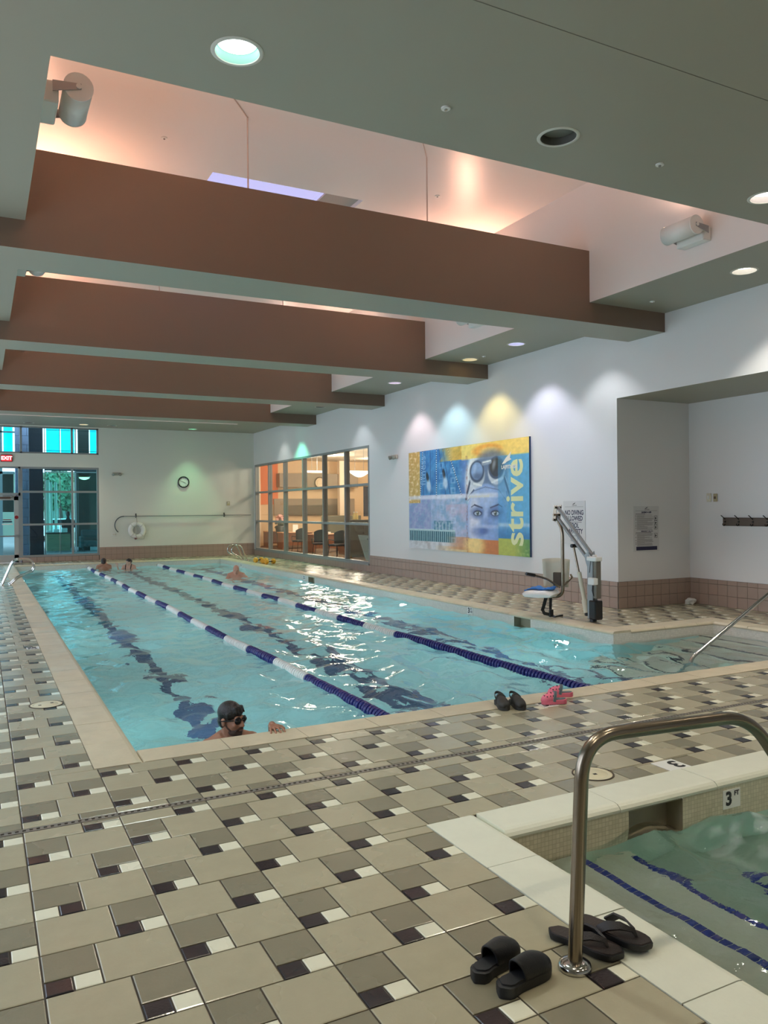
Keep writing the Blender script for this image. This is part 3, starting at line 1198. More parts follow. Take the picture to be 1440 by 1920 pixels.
# ------------------------------------------------------------------ lamps in the ceiling
def downlight(x, y, label, color, power, lit=True, aim=(0, 0, -1), angle=105, blend=.45, es=4.5, group=None):
    o = thing('recessed_downlight', label, 'ceiling light', (x, y, ZC), group)
    t = MB()
    t.lathe([(.148, .0), (.150, -.006), (.170, -.007), (.178, -.002), (.178, .0)], (x, y, ZC), n=36, ends=False)
    t.build('trim_ring', mat('downlight trim', rgb(206, 204, 192), .4), o, True)
    t = MB()
    t.lathe([(.149, 0), (.140, .075), (.128, .13), (.0, .132)], (x, y, ZC), n=36, ends=False)
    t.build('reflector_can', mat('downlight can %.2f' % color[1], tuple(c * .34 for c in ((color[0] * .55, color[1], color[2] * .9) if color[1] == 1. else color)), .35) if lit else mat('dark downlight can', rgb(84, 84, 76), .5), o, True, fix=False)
    t = MB()
    t.lathe([(.0, .048), (.07, .050), (.134, .058), (.134, .062), (.0, .064)], (x, y, ZC), n=32, ends=False)
    if lit:
        t.build('lens', emat('lamp glow %.2f %.2f %.2f' % color, color, es), o, True)
        lamp('lamp', 'SPOT', (x, y, ZC + .02), power, color, aim, .10, math.radians(angle), blend, o)
    else:
        t.build('lens', mat('unlit lamp lens', rgb(110, 112, 104), .25), o, True)
    return o


WHT, WARM = (1., .88, .70), (1., .84, .64)
downlight(*DL_TOP[0], 'round lit downlight with greenish rim in the near ceiling before the coffer', (.86, 1., .94), P_DOWN)
downlight(*DL_TOP[1], 'dark unlit round downlight in the near ceiling', WHT, 0, False)
downlight(*DL_TOP[2], 'round lit downlight at the right edge of the near ceiling', (1., .92, .86), P_DOWN * .8)
for p in DL_BACK:  # unseen downlights added as general fill for the near deck
    downlight(*p, 'added lit downlight in the ceiling over the hot tub outside the picture', WHT, P_DOWN * .55, group='added downlights above the hot tub')
RLIT = [((1., .93, .80), 1.0, 'lit downlight close to the right wall above the alcove fascia'),
        ((1., .95, .86), .8, 'bright oval downlight in the right ceiling strip below the barrel floodlight'),
        ((.92, .95, 1.), .45, 'downlight just behind the nearest brown beam by the right wall'),
        ((.80, .80, 1.), .85, 'white downlight between first and second beam casting a lilac patch'),
        ((1., .80, .30), .85, 'small warm downlight in front of the second beam casting the yellow patch'),
        ((.58, .88, 1.), .8, 'downlight behind the second beam casting the pale blue patch'),
        ((1., .80, .86), .75, 'lit downlight between second and third beam casting the pinkish patch'),
        ((.85, .92, 1.), .3, 'downlight behind the third beam near the lounge window'),
        (None, 0, 'dark unlit downlight between third and fourth beam'),
        ((.20, 1., .66), 1.6, 'downlight behind the fourth beam casting the green streak over the lounge window'),
        ((.9, .95, .9), .3, 'downlight near the far end of the right ceiling strip')]
for (x, y), (c, k, lab) in zip(DL_RIGHT, RLIT):
    downlight(x, y, lab, c or WHT, P_WASH * k, c is not None, angle=86 if c and c[0] < .3 else 96, blend=.45)
FARL = [(None, 0, 'dark unlit downlight over the far door transom'), ((1., .9, .65), .5, 'small warm lit downlight over the far transom window'),
        (None, 0, 'dark unlit downlight at the right end of the far transom'), ((.45, 1., .55), 1.1, 'downlight above the wall clock casting the green patch')]
for (x, y), (c, k, lab) in zip(DL_FAR, FARL):
    downlight(x, y, lab, c or WHT, P_WASH * k, c is not None, angle=72, blend=.8)
for p in DL_LEFT:
    downlight(*p, 'lit downlight in the left ceiling strip above the poolside walkway', (.80, .90, 1.), P_DOWN * .6, group='downlights above the left walkway')


def sprinkler(p, label, z):
    o = thing('sprinkler_head', label, 'sprinkler', (p[0], p[1], z))
    MB().lathe([(.0, -.012), (.036, -.012), (.038, -.004), (.038, 0)], (p[0], p[1], z), n=18).build('cover_plate', m_white, o, True)
    MB().lathe([(.0, -.022), (.012, -.022), (.014, -.012)], (p[0], p[1], z), n=10).build('nozzle', m_chrome, o, True)


sprinkler(onZ(836, 202, ZC), 'white round sprinkler cover between the lit and dark ceiling lights', ZC)
sprinkler(onZ(1237, 308, ZC), 'white round sprinkler cover right of the dark ceiling light', ZC)
sprinkler(onZ(1223, 565, ZC), 'small sprinkler cover where the nearest beam meets the right ceiling strip', ZC)
sprinkler(onZ(308, 258, ZU), 'sprinkler cover on the pink coffer ceiling left of the skylight', ZU)
sprinkler(onZ(820, 367, ZU), 'sprinkler cover on the pink coffer ceiling right of the hanging rods', ZU)
sprinkler(onZ(907, 668, ZC), 'small sprinkler cover between the second beam and the warm downlight', ZC)


# barrel floodlights on the coffer walls: they wash the coffer ceiling
def barrel(side, y, label, color, power):
    s = 1 if side == 'L' else -1
    xw = CX0 if side == 'L' else CX1
    z = 5.20
    o = thing('barrel_floodlight', label, 'floodlight', (xw, y, z))
    c = Vector((xw + s * .30, y, z + .05))
    t = MB()
    t.cbox(min(xw, xw + s * .15), max(xw, xw + s * .15), y - .21, y + .22, z - .10, z + .08, .012)
    t.build('ballast_box', m_white, o)
    t = MB()
    n = 24
    loops = []
    for yy in (y - .235, y + .235):
        loops.append([Vector((c.x + .115 * math.cos(math.radians(a)), yy, c.z + .115 * math.sin(math.radians(a)))) for a in np.linspace(60, -240, n)])
    vs = loops[0] + loops[1]
    fs = [(i, i + 1, n + i + 1, n + i) for i in range(n - 1)]
    t.add(vs, fs)
    b = t.build('barrel', m_white, o, True, fix=False)
    sol = b.modifiers.new('t', 'SOLIDIFY')
    sol.thickness = .006
    for yy, sg in ((y - .235, -1), (y + .235, 1)):
        t = MB()
        t.lathe([(.118, 0), (.118, .012), (.02, .014)], (c.x, yy, c.z), (0, sg, 0), 24)
        t.lathe([(.022, .014), (.022, .03)], (c.x, yy, c.z), (0, sg, 0), 10)
        t.build('end_cap', m_white, o, True)
        t = MB()
        t.prism([(xw + s * .10, yy + sg * .016, z - .03), (c.x + s * .02, yy + sg * .016, c.z - .02), (c.x + s * .02, yy + sg * .016, c.z + .025), (xw + s * .10, yy + sg * .016, z + .06)], (0, sg * .006, 0))
        t.build('yoke_arm', m_alu, o)
    t = MB()
    t.cyl((c.x, y - .19, c.z), (c.x, y + .19, c.z), .022, n=10)
    t.build('lamp_tube', emat('floodlight tube %.2f' % color[2], color, 14.), o, True)
    lamp('lamp', 'SPOT', (c.x + s * .02, y, c.z + .06), power, color, (s * .55, 0, 1), .09, math.radians(165), .9, o)
    return o


PINK = (1., .50, .33)
PEACH = (1., .60, .44)
bayn = ('nearest', 'second', 'third', 'fourth', 'farthest')
for k, y in enumerate((7.15, 12.05, 16.95, 21.5, 25.6)):
    barrel('L', y, 'white barrel floodlight on the left coffer wall of the %s bay' % bayn[k], PINK, P_COVE)
    barrel('R', y, 'white barrel floodlight on the right coffer wall of the %s bay' % bayn[k], PEACH if k != 1 else PINK, P_COVE * (.35, .8, .5, .6, .6)[k])

# thin conduit drops hanging from the coffer ceiling
for p, lab in (((464, 220), 'thin white rod hanging in the coffer in front of the skylight'), ((800, 295), 'thin white rod hanging in the coffer right of the skylight')):
    q = onZ(*p, ZU)
    t = MB()
    t.tube([(q.x, q.y, ZU), (q.x, q.y, ZBT - .35)], .010, 8)
    o = thing('hanging_rod', lab, 'rod', (q.x, q.y, ZU))
    t.build('rod', mat('rod paint', rgb(206, 186, 176), .5), o, True)
    MB().tube([(q.x - 1.2, q.y - 1.6, ZU - .008), (q.x, q.y, ZU - .008)], .007, 6).build('surface_conduit', mat('rod paint', rgb(206, 186, 176), .5), o)
for yb in BEAMS[1:3]:
    for xx in (3.1, 5.6):
        o = thing('hanging_rod', 'thin rod hanging at the %s of the bay right behind the %s beam' % ('left' if xx < 4 else 'right', 'second' if yb < 15 else 'third'), 'rod', (xx, yb + 1.3, ZU), 'rods in the farther bays')
        MB().tube([(xx, yb + 1.3, ZU), (xx, yb + 1.3, ZBT - .3)], .010, 8).build('rod', mat('rod paint', rgb(206, 186, 176), .5), o, True)

# ------------------------------------------------------------------ far windows and door
def mullions(mb, xs, zs, y0, y1, w):
    for x in xs: mb.box(x - w / 2, x + w / 2, y0, y1, zs[0], zs[-1])


win = thing('window_1', None, None, (WX0, YF, WZ0))
win['kind'] = 'structure'
fr = .07
xv = [1.30, 2.98, WX1 - .035]
zv = [.215, 1.334, 2.498, 3.35]
f = MB()
for x in xv: f.box(x - fr / 2, x + fr / 2, YF + .02, YF + .14, .18, WZ1)
f.build('window_mullion', m_frame, win)
f = MB()
for z in zv: f.box(1.30, WX1, YF + .025, YF + .135, z - .035, z + .035)
f.build('window_transom', m_frame, win)
for i in range(2):
    for j in range(3):
        MB().box(xv[i] + .03, xv[i + 1] - .03, YF + .075, YF + .083, zv[j] + .03, zv[j + 1] - .03).build('pane', m_tealw, win)
cb = MB().box(1.30, WX1, YF + .01, YF + .16, 0, .18)
cb.build('curb', m_grout, win)
n = 11
wd = (WX1 - .02 - 1.32) / n
me = None
for k in range(n):
    t = MB().cbox(1.32 + k * wd + .004, 1.32 + (k + 1) * wd - .004, YF - .004, YF + .012, .006, .172, .003)
    t.build('tile', m_w_tile, win)

trn = thing('window_2', None, None, (WX0, YF, TZ0))
trn['kind'] = 'structure'
f = MB()
for x in (WX0, .0, 1.30, 2.98, WX1 - .03): f.box(x - fr / 2, x + fr / 2, YF + .02, YF + .14, TZ0, TZ1)
f.box(WX0, WX1, YF + .02, YF + .14, TZ0, TZ0 + .05)
f.box(WX0, WX1, YF + .02, YF + .14, TZ1 - .05, TZ1)
f.build('window_frame', m_frame, trn)
for a, b in ((WX0, 0), (0, 1.30), (1.30, 2.98), (2.98, WX1 - .03)):
    MB().box(a + .03, b - .03, YF + .075, YF + .083, TZ0 + .04, TZ1 - .04).build('pane', m_tealw, trn)

dr = thing('door_1', None, None, (.25, YF, 0))
dr['kind'] = 'structure'
f = MB()
f.box(1.20, 1.27, YF + .02, YF + .14, 0, WZ1)
f.box(.18, .25, YF + .02, YF + .14, 0, WZ1)
f.box(.18, 1.27, YF + .02, YF + .14, 2.36, 2.46)
f.box(.18, 1.27, YF + .02, YF + .14, WZ1 - .06, WZ1)
f.build('door_frame', m_frame, dr)
f = MB()
f.box(1.06, 1.20, YF + .04, YF + .10, .01, 2.34)
f.box(.25, .37, YF + .04, YF + .10, .01, 2.34)
f.box(.25, 1.20, YF + .04, YF + .10, .01, .28)
f.box(.25, 1.20, YF + .04, YF + .10, 2.20, 2.34)
lf = f.build('door_leaf', mat('door paint', rgb(176, 176, 170), .4, .2), dr)
MB().box(.37, 1.06, YF + .066, YF + .074, .28, 2.20).build('pane', m_tealw, dr)
MB().box(.25, 1.20, YF + .066, YF + .074, 2.46, WZ1 - .06).build('pane', m_tealw, dr)
MB().box(WX0, .18, YF + .066, YF + .074, 0, WZ1).build('pane', m_tealw, dr)
f = MB()
f.tube([(.30, YF - .03, .94), (1.15, YF - .03, .94)], .022, 8)
f.box(1.10, 1.18, YF - .05, YF + .045, .90, .99)
f.box(.27, .33, YF - .05, YF + .045, .90, .99)
f.build('panic_bar', m_alu, dr)
MB().lathe([(.0, 0), (.062, 0), (.062, .016), (.0, .018)], (1.135, YF + .045, 1.60), (0, -1, 0), 20).build('alarm_disc', mat('red plate', rgb(140, 24, 30), .4), dr, True)
f = MB().cbox(.50, .95, YF - .02, YF + .045, 2.25, 2.32, .008)
f.tube([(.95, YF - .01, 2.28), (1.12, YF - .10, 2.36), (1.17, YF + .02, 2.38)], .012, 6)
f.build('door_closer', mat('closer bronze', rgb(90, 70, 56), .4), dr)
for z, wdt, hh, mm in ((1.42, .30, .05, m_navy), (1.34, .34, .04, m_white), (1.50, .26, .03, mat('red plate', rgb(140, 24, 30), .4))):
    MB().box(.84 - wdt / 2, .84 + wdt / 2, YF + .060, YF + .065, z, z + hh).build('sticker', mm, dr)

# ------------------------------------------------------------------ things on the far wall


c = Vector((.835, YF, 3.665))
o = thing('exit_sign', 'small red lit exit sign above the far glass door', 'sign', (c.x, c.y, c.z))
MB().cbox(c.x - .19, c.x + .19, YF - .06, YF, c.z - .125, c.z + .125, .012).build('housing', mat('red housing', rgb(150, 50, 50), .5), o)
MB().box(c.x - .165, c.x + .165, YF - .064, YF - .058, c.z - .10, c.z + .10).build('face', mat('exit face', rgb(190, 40, 46), .4, emit=(1., .06, .08), es=.5), o)
text('lettering', 'EXIT', .17, (c.x, YF - .066, c.z), (1, 0, 0), (0, 0, 1), emat('exit letters', (1., .55, .55), 1.6), o, bold=.006)

def emergency_light(c, right, nrm, label):
    right, nrm, up = Vector(right), Vector(nrm), Vector((0, 0, 1))
    c = Vector(c)
    o = thing('emergency_light', label, 'emergency light', c)
    R = Matrix((right, nrm, up)).transposed()
    t = MB()
    t.cbox(-.15, .15, 0, .06, -.055, .055, .012, R=R)
    t.v = [tuple(Vector(v) + c) for v in t.v]
    t.build('housing', mat('emergency housing', rgb(188, 184, 170), .5), o)
    for s in (-1, 1):
        p = c + right * (s * .105) + nrm * .06
        t = MB()
        t.lathe([(.03, 0), (.052, .03), (.055, .075), (.03, .085)], p, nrm + up * -.35 + right * s * .3, 14)
        t.build('lamp_head', mat('lamp head grey', rgb(150, 150, 138), .35), o, True)


emergency_light((4.502, YF, 3.158), (1, 0, 0), (0, -1, 0), 'twin headed emergency light on the far wall beside the storefront window')
emergency_light((XW, 18.41, 3.141), (0, -1, 0), (-1, 0, 0), 'twin headed emergency light on the right wall left of the banner')

c = Vector((6.975, YF, 2.881))
o = thing('wall_clock', 'round black rimmed wall clock with white face on the far wall', 'clock', c)
t = MB()
t.torus(c + Vector((0, -.03, 0)), .20, .024, (0, 1, 0), 36, 8)
t.build('rim', m_blackp, o, True)
MB().lathe([(.20, 0), (.20, .022), (.0, .024)], c, (0, -1, 0), 36).build('dial', m_white, o)
t = MB()
for k in range(12):
    a = k * PI / 6
    p = c + Vector((math.sin(a) * .15, -.026, math.cos(a) * .15))
    t.box(p.x - .007, p.x + .007, p.y, p.y + .003, p.z - .010, p.z + .010)
t.build('hour_marks', m_ink, o)
for a, L, wd_, nm in ((math.radians(118), .10, .008, 'hour_hand'), (math.radians(-62), .145, .006, 'minute_hand')):
    d = Vector((math.sin(a), 0, math.cos(a)))
    MB().cyl(c + Vector((0, -.03, 0)) - d * .02, c + Vector((0, -.03, 0)) + d * L, wd_, wd_ * .6, 6).build(nm, m_ink, o)

# shepherd's hook pole with two brackets
o = thing('life_hook_pole', 'long grey rescue pole with a curved crook on the far wall', 'rescue hook', (4.6, YF, 1.58))
zc = 1.592
yy = YF - .075
path = [(9.62, yy, zc)] + [(4.75, yy, zc)] + arc((4.75, yy, zc - .33), (0, 0, 1), (-1, 0, 0), .33, 0.1, PI * .78, 14)
MB().tube(path[:2], .016, 8).build('pole', m_alu, o, True)
MB().tube(path[1:], .018, 8).build('crook', mat('dark grey tube', rgb(84, 88, 90), .4, .3), o, True)
for x in (5.19, 8.55):
    t = MB()
    t.box(x - .02, x + .02, YF - .012, YF, zc - .06, zc + .10)
    t.tube([(x, YF - .01, zc + .06), (x, yy - .03, zc + .03), (x, yy - .035, zc - .03), (x, yy, zc - .022)], .009, 6)
    t.build('bracket', m_blackp, o)

c = Vector((5.20, YF - .108, 1.07))
o = thing('life_ring', 'white ring buoy with rope hung on the far wall below the rescue pole', 'life ring', (c.x, YF, c.z))
t = MB()
t.torus(c, .235, .085, (0, 1, 0), 40, 12)
t.build('ring', m_white, o, True)
for k in range(4):
    a = PI / 4 + k * PI / 2
    p = c + Vector((math.cos(a) * .235, 0, math.sin(a) * .235))
    MB().torus(p, .088, .014, (-math.sin(a), 0, math.cos(a)), 20, 6).build('band', mat('pale band', rgb(206, 202, 196), .5), o, True)
t = MB()
t.tube([c + Vector((.0, -.10, .32)), c + Vector((-.06, -.10, .1)), c + Vector((-.05, -.1, -.2)), c + Vector((.0, -.1, -.33)), c + Vector((.24, -.06, -.33)), c + Vector((.33, -.03, -.1))], .010, 6)
t.tube([(c.x, YF - .01, c.z + .50), c + Vector((0, -.05, .36)), c + Vector((0, -.06, .20))], .012, 6)
t.build('rope', mat('grey rope', rgb(176, 168, 156), .8), o, True)
MB().ell(c + Vector((-.06, -.11, -.31)), (.045, .03, .035)).build('float_knob', mat('dark red float', rgb(90, 24, 26), .5), o, True)

def plate(name, label, cat, c, right, nrm, w, h, m, bits=()):
    right, nrm, up, c = Vector(right), Vector(nrm), Vector((0, 0, 1)), Vector(c)
    R = Matrix((right, nrm, up)).transposed()
    o = thing(name, label, cat, c)
    t = MB()
    t.cbox(-w / 2, w / 2, 0, .022, -h / 2, h / 2, .006, R=R)
    t.v = [tuple(Vector(v) + c) for v in t.v]
    t.build('cover', m, o)
    for nm, bx, bz, bw, bh, bm in bits:
        t = MB()
        t.cbox(bx - bw / 2, bx + bw / 2, .02, .034, bz - bh / 2, bz + bh / 2, .004, R=R)
        t.v = [tuple(Vector(v) + c) for v in t.v]
        t.build(nm, bm, o)
    return o


m_beigep = mat('beige plastic', rgb(176, 164, 130), .5)
plate('thermostat', 'small beige thermostat on the far wall right of the clock', 'thermostat', (8.727, YF, 2.052), (1, 0, 0), (0, -1, 0), .13, .16, m_beigep, (('display', 0, .03, .08, .05, m_offw),))
plate('wall_outlet', 'white outlet cover low on the far wall left of the life ring', 'outlet', (4.40, YF, .927), (1, 0, 0), (0, -1, 0), .15, .12, m_white, (('socket', -.03, 0, .04, .06, m_offw), ('socket', .035, 0, .04, .06, m_offw)))
plate('wall_switch', 'white double switch plate on the alcove wall', 'switch', (XA, 9.813, 1.915), (0, -1, 0), (-1, 0, 0), .095, .15, m_offw, (('rocker', 0, 0, .035, .07, m_white),))
plate('alarm_button', 'tan push button plate beside the switch on the alcove wall', 'button', (XA, 9.675, 1.91), (0, -1, 0), (-1, 0, 0), .08, .14, m_beigep, (('button', 0, 0, .04, .045, mat('brown button', rgb(96, 80, 60), .5)),))

# coat hook rail on the alcove wall
o = thing('coat_hook_rail', 'brown wooden coat hook rail on the alcove wall', 'coat rack', (XA, 8.5, 1.49))
MB().cbox(XA - .03, XA, 7.2, 9.512, 1.417, 1.562, .006).build('board', mat('brown rail wood', rgb(92, 78, 66), .5, var=.2, vscale=7), o)
y = 9.46
while y > 7.25:
    h = MB()
    h.tube([(XA - .03, y, 1.45), (XA - .06, y, 1.42), (XA - .085, y, 1.43), (XA - .09, y, 1.46)], .008, 7)
    h.tube([(XA - .03, y, 1.53), (XA - .08, y + .01, 1.575), (XA - .11, y + .02, 1.60)], .008, 7)
    h.lathe([(.02, 0), (.016, .008)], (XA - .03, y, 1.49), (-1, 0, 0), 10)
    h.build('hook', mat('dark hook metal', rgb(60, 56, 52), .35, .8), o, True)
    y -= .275

# ------------------------------------------------------------------ safety signs
def board(name, label, c, right, nrm, w, h):
    right, nrm, up, c = Vector(right), Vector(nrm), Vector((0, 0, 1)), Vector(c)
    o = thing(name, label, 'sign', c)
    R = Matrix((right, nrm, up)).transposed()
    t = MB()
    t.box(-w / 2, w / 2, .001, .008, -h / 2, h / 2, R=R)
    t.v = [tuple(Vector(v) + c) for v in t.v]
    t.build('panel', m_paper, o)
    return o, (lambda u, v, d=.0085: c + right * (u * w) + up * (v * h) + nrm * d), right, up, nrm


def bars(parent, name, P, lst, m, w, h, nrm):
    t = MB()
    for (u, v, du, dv) in lst:
        t.prism([P(u, v), P(u + du, v), P(u + du, v + dv), P(u, v + dv)], nrm * .0012)
    return t.build(name, m, parent)


def emblem(parent, P, u, v, s, nrm, m):
    t = MB()
    pts = [(-.10, -.015), (-.02, .012), (.02, .03), (.10, .04), (.03, .018), (.06, .008), (-.01, -.004), (-.04, -.018)]
    t.prism([P(u + a * s, v + b * s) for a, b in pts], nrm * .0012)
    t.build('emblem', m, parent)


o, P, rt, up, nr = board('no_diving_sign', 'white no diving and pool capacity sign on the right wall behind the lift', (XW, 11.367, 1.481), (0, -1, 0), (-1, 0, 0), .60, .80)
emblem(o, P, 0, .43, .8, nr, m_ink)
text('lettering', 'LA|FITNESS', .026, P(.02, .395), rt, up, m_grey_ink, o)
bars(o, 'rule', P, [(-.42, .362, .84, .006)], m_grey_ink, .6, .8, nr)
for body, v in (('NO DIVING', .225), ('ALLOWED', .092), ('POOL', -.072), ('CAPACITY', -.205)):
    text('lettering', body, .122, P(0, v), rt, up, m_navy, o, bold=.003, sx=.80)
bars(o, 'rule', P, [(-.34, .005, .68, .011)], m_navy, .6, .8, nr)
bars(o, 'number_box', P, [(-.16, -.31, .32, .006), (-.16, -.43, .32, .006), (-.16, -.43, .008, .126), (.152, -.43, .008, .126)], m_navy, .6, .8, nr)

o, P, rt, up, nr = board('rescue_rules_sign', 'white life saving instruction sign with dark blue footer in the alcove', (10.453, YJ, 1.372), (1, 0, 0), (0, -1, 0), .60, .80)
emblem(o, P, 0, .455, .7, nr, m_ink)
text('lettering', 'LA|FITNESS', .024, P(.02, .425), rt, up, m_grey_ink, o)
bars(o, 'rule', P, [(-.43, .395, .86, .005)], m_grey_ink, .6, .8, nr)
text('lettering', 'SAVING A LIFE', .036, P(0, .362), rt, up, m_navy, o, bold=.002)
text('lettering', 'EMERGENCY CALL 911', .028, P(.02, -.055), rt, up, m_navy, o, bold=.001)
rs = random.Random(5)
lst = [(-.43, .322, .38, .012), (-.43, -.09, .62, .012)]
for v in np.linspace(.30, -.02, 21): lst.append((-.38, v, rs.choice((.62, .64, .30, .42, .60, .66)), .006))
for v in np.linspace(-.11, -.37, 18): lst.append((-.38, v, rs.choice((.62, .60, .50, .30, .64)), .006))
bars(o, 'small_print', P, lst, m_grey_ink, .6, .8, nr)
bars(o, 'numerals', P, [(-.43, v, .02, .014) for v in (.29, .26, .22, .19, .13, .08, .05, .01, -.12, -.19, -.26, -.31, -.34)], m_ink, .6, .8, nr)
for v in (.235, .13, .035, -.15):
    t = MB()
    for (a, b, d, e) in ((-.06, -.05, .12, .008), (-.06, .042, .12, .008), (-.06, -.05, .008, .1), (.052, -.05, .008, .1), (-.03, -.03, .03, .05), (.0, -.01, .035, .015)):
        t.prism([P(.37 + a, v + b), P(.37 + a + d, v + b), P(.37 + a + d, v + b + e), P(.37 + a, v + b + e)], nr * .0012)
    t.build('pictogram', m_ink, o)
bars(o, 'footer', P, [(-.41, -.47, .83, .082)], m_navy, .6, .8, nr)

# ------------------------------------------------------------------ banner on the right wall (flat print)
BY0, BY1, BZ0, BZ1 = 17.59, 12.64, .775, 3.187
bn = thing('wall_banner', 'large canvas print of a swimmer in goggles on the right wall', 'banner', (XW, (BY0 + BY1) / 2, (BZ0 + BZ1) / 2))
MB().box(XW - .048, XW - .004, BY1, BY0, BZ0, BZ1).build('canvas_edge', mat('canvas edge', rgb(44, 70, 104), .6), bn)


def banner_print(U, V):
    """printed colours over the sheet; U left to right, V top to bottom"""
    C = np.zeros(U.shape + (3,))
    rng = np.random.RandomState(4)

    def fbm(fx, fy, n=5, seed=0):
        r = np.random.RandomState(seed)
        z = np.zeros_like(U)
        for k in range(n * 6):
            o = k // 6
            a = r.uniform(0, 2 * PI)
            z += np.sin((U * fx * math.cos(a) + V * fy * math.sin(a)) * 2 ** o * 2 * PI + r.uniform(0, 6.3)) / 1.7 ** o
        return z / (2.2 * math.sqrt(6))

    def paint(mask, col, a=1.):
        m = np.clip(mask, 0, 1)[..., None] * a
        C[:] = C * (1 - m) + np.array(col) / 255. * m

    def sm(x, a, b):
        t = np.clip((x - a) / (b - a), 0, 1)
        return t * t * (3 - 2 * t)

    def rect(a, b, c, d, e=.004):
        return sm(U, a - e, a + e) * (1 - sm(U, b - e, b + e)) * sm(V, c - e, c + e) * (1 - sm(V, d - e, d + e))

    def oval(cu, cv, ru, rv, e=.06, rot=0.):
        du, dv = (U - cu) * 2.05, V - cv
        c, s = math.cos(rot), math.sin(rot)
        x, y = du * c + dv * s, -du * s + dv * c
        r = np.sqrt((x / (ru * 2.05)) ** 2 + (y / rv) ** 2)
        return 1 - sm(r, 1 - e, 1 + e)

    def line(u0, v0, u1, v1, w, e=.4):
        ax, ay = (u1 - u0) * 2.05, v1 - v0
        px, py = (U - u0) * 2.05, V - v0
        t = np.clip((px * ax + py * ay) / (ax * ax + ay * ay), 0, 1)
        d = np.sqrt((px - t * ax) ** 2 + (py - t * ay) ** 2)
        return 1 - sm(d, w * (1 - e), w * (1 + e)), t

    n1, n2, n3 = fbm(3, 3, seed=1), fbm(9, 5, seed=2), fbm(22, 16, seed=3)
    # ground of blues
    C[:] = np.array([120, 176, 214]) / 255.
    paint(rect(0, .54, .45, 1.01), (178, 190, 220))
    paint(rect(0, .54, .45, .85) * np.clip(.5 + n2, 0, 1), (110, 160, 200), .6)
    paint(rect(0, .22, .45, .82) * np.clip(.5 + n3 * .8, 0, 1), (122, 120, 178), .55)
    paint(rect(.36, .56, .55, .98) * np.clip(.5 + n1, 0, 1), (206, 176, 200), .7)
    # pool aerial, upper left
    paint(rect(.118, .56, 0, .452), (44, 112, 176))
    paint(rect(.118, .56, 0, .452) * np.clip(.45 + n2 * .9, 0, 1), (92, 164, 208), .7)
    for (a, b) in ((.17, .15), (.22, .22), (.30, .36), (.335, .40)):
        m, t = line(a, 0, b, .45, .006)
        paint(m, (26, 66, 120), .75)
    for (a, b) in ((.145, .118), (.278, .274), (.375, .50)):
        m, t = line(a, 0, b, .47, .007)
        paint(m * (np.sin(t * 130) > 0), (16, 26, 50), .9)
        paint(m * (np.sin(t * 130) <= 0), (235, 240, 245), .9)
    for (cu, cv) in ((.19, .27), (.345, .25)):
        paint(oval(cu, cv, .012, .05, .3, -.3), (20, 26, 40))
        paint(oval(cu + .012, cv + .09, .02, .06, .5, -.3), (226, 236, 244), .8)
    # gold strip, left
    paint(rect(0, .116, 0, .53), (206, 168, 88))
    paint(rect(0, .116, 0, .53) * np.clip(n3 * 1.2, 0, 1), (240, 226, 190), .8)
    # warm band over the top
    paint(rect(.30, 1.01, 0, .13) * sm(U, .29, .44), (240, 190, 92))
    paint(rect(.50, 1.01, 0, .14), (246, 214, 120))
    paint(rect(.30, .50, 0, .13) * np.clip(.2 + n2, 0, 1), (196, 150, 60), .7)
    paint(oval(.70, .07, .11, .055, .25), (240, 170, 78))
    paint(oval(.72, .075, .07, .03, .4), (250, 214, 130), .8)
    # halo, bathing cap, forehead, face
    paint(rect(.45, .60, .13, .48) * (1 - sm(np.abs(U - .53), .0, .075)), (150, 150, 210), .5)
    paint(oval(.70, .36, .17, .36, .10) * (V > .13), (236, 238, 246))
    paint(oval(.71, .42, .155, .33, .05) * (V > .15), (150, 172, 204))
    paint(oval(.735, .24, .13, .17, .25), (92, 112, 150), .8)
    paint(oval(.60, .38, .05, .16, .5), (232, 236, 244), .75)
    paint(oval(.69, .70, .155, .33, .04) * (V < .885), (142, 170, 222))
    paint(oval(.60, .72, .045, .28, .6) * (V < .885), (228, 226, 240), .85)
    paint(oval(.80, .70, .05, .26, .6) * (V < .885), (110, 150, 204), .6)
    m, t = line(.556, .48, .60, .42, .006); paint(m, (60, 72, 110))
    for a, b in (((.55, .52), (.60, .43)), ((.60, .43), (.69, .40)), ((.69, .40), (.79, .43)), ((.79, .43), (.84, .52))):
        m, t = line(a[0], a[1], b[0], b[1], .004); paint(m, (84, 100, 146), .8)
    # straps
    for a, b in (((.57, .34), (.535, .50)), ((.83, .32), (.872, .50))):
        m, t = line(*a, *b, .014); paint(m, (54, 64, 90))
        m, t = line(a[0] + .008, a[1], b[0] + .010, b[1], .005); paint(m, (190, 204, 224))
    # goggles
    for (cu, cv, inner) in ((.625, .255, (136, 164, 212)), (.772, .235, (58, 52, 48))):
        paint(oval(cu, cv + .035, .062, .115, .10), (198, 206, 220))
        paint(oval(cu, cv, .058, .10, .08), (70, 82, 110))
        paint(oval(cu, cv - .004, .046, .080, .10), inner)
        paint(oval(cu + .010, cv + .045, .040, .032, .8), (52, 62, 92), .5)
        paint(oval(cu - .016, cv - .030, .012, .045, .8, .35), (186, 204, 232), .55)
    m, t = line(.672, .185, .73, .175, .020); paint(m, (150, 164, 190))
    m, t = line(.672, .178, .73, .168, .006); paint(m, (236, 240, 246))
    m, t = line(.60, .365, .66, .385, .010); paint(m, (236, 240, 246))
    m, t = line(.74, .36, .82, .33, .010); paint(m, (224, 230, 240))
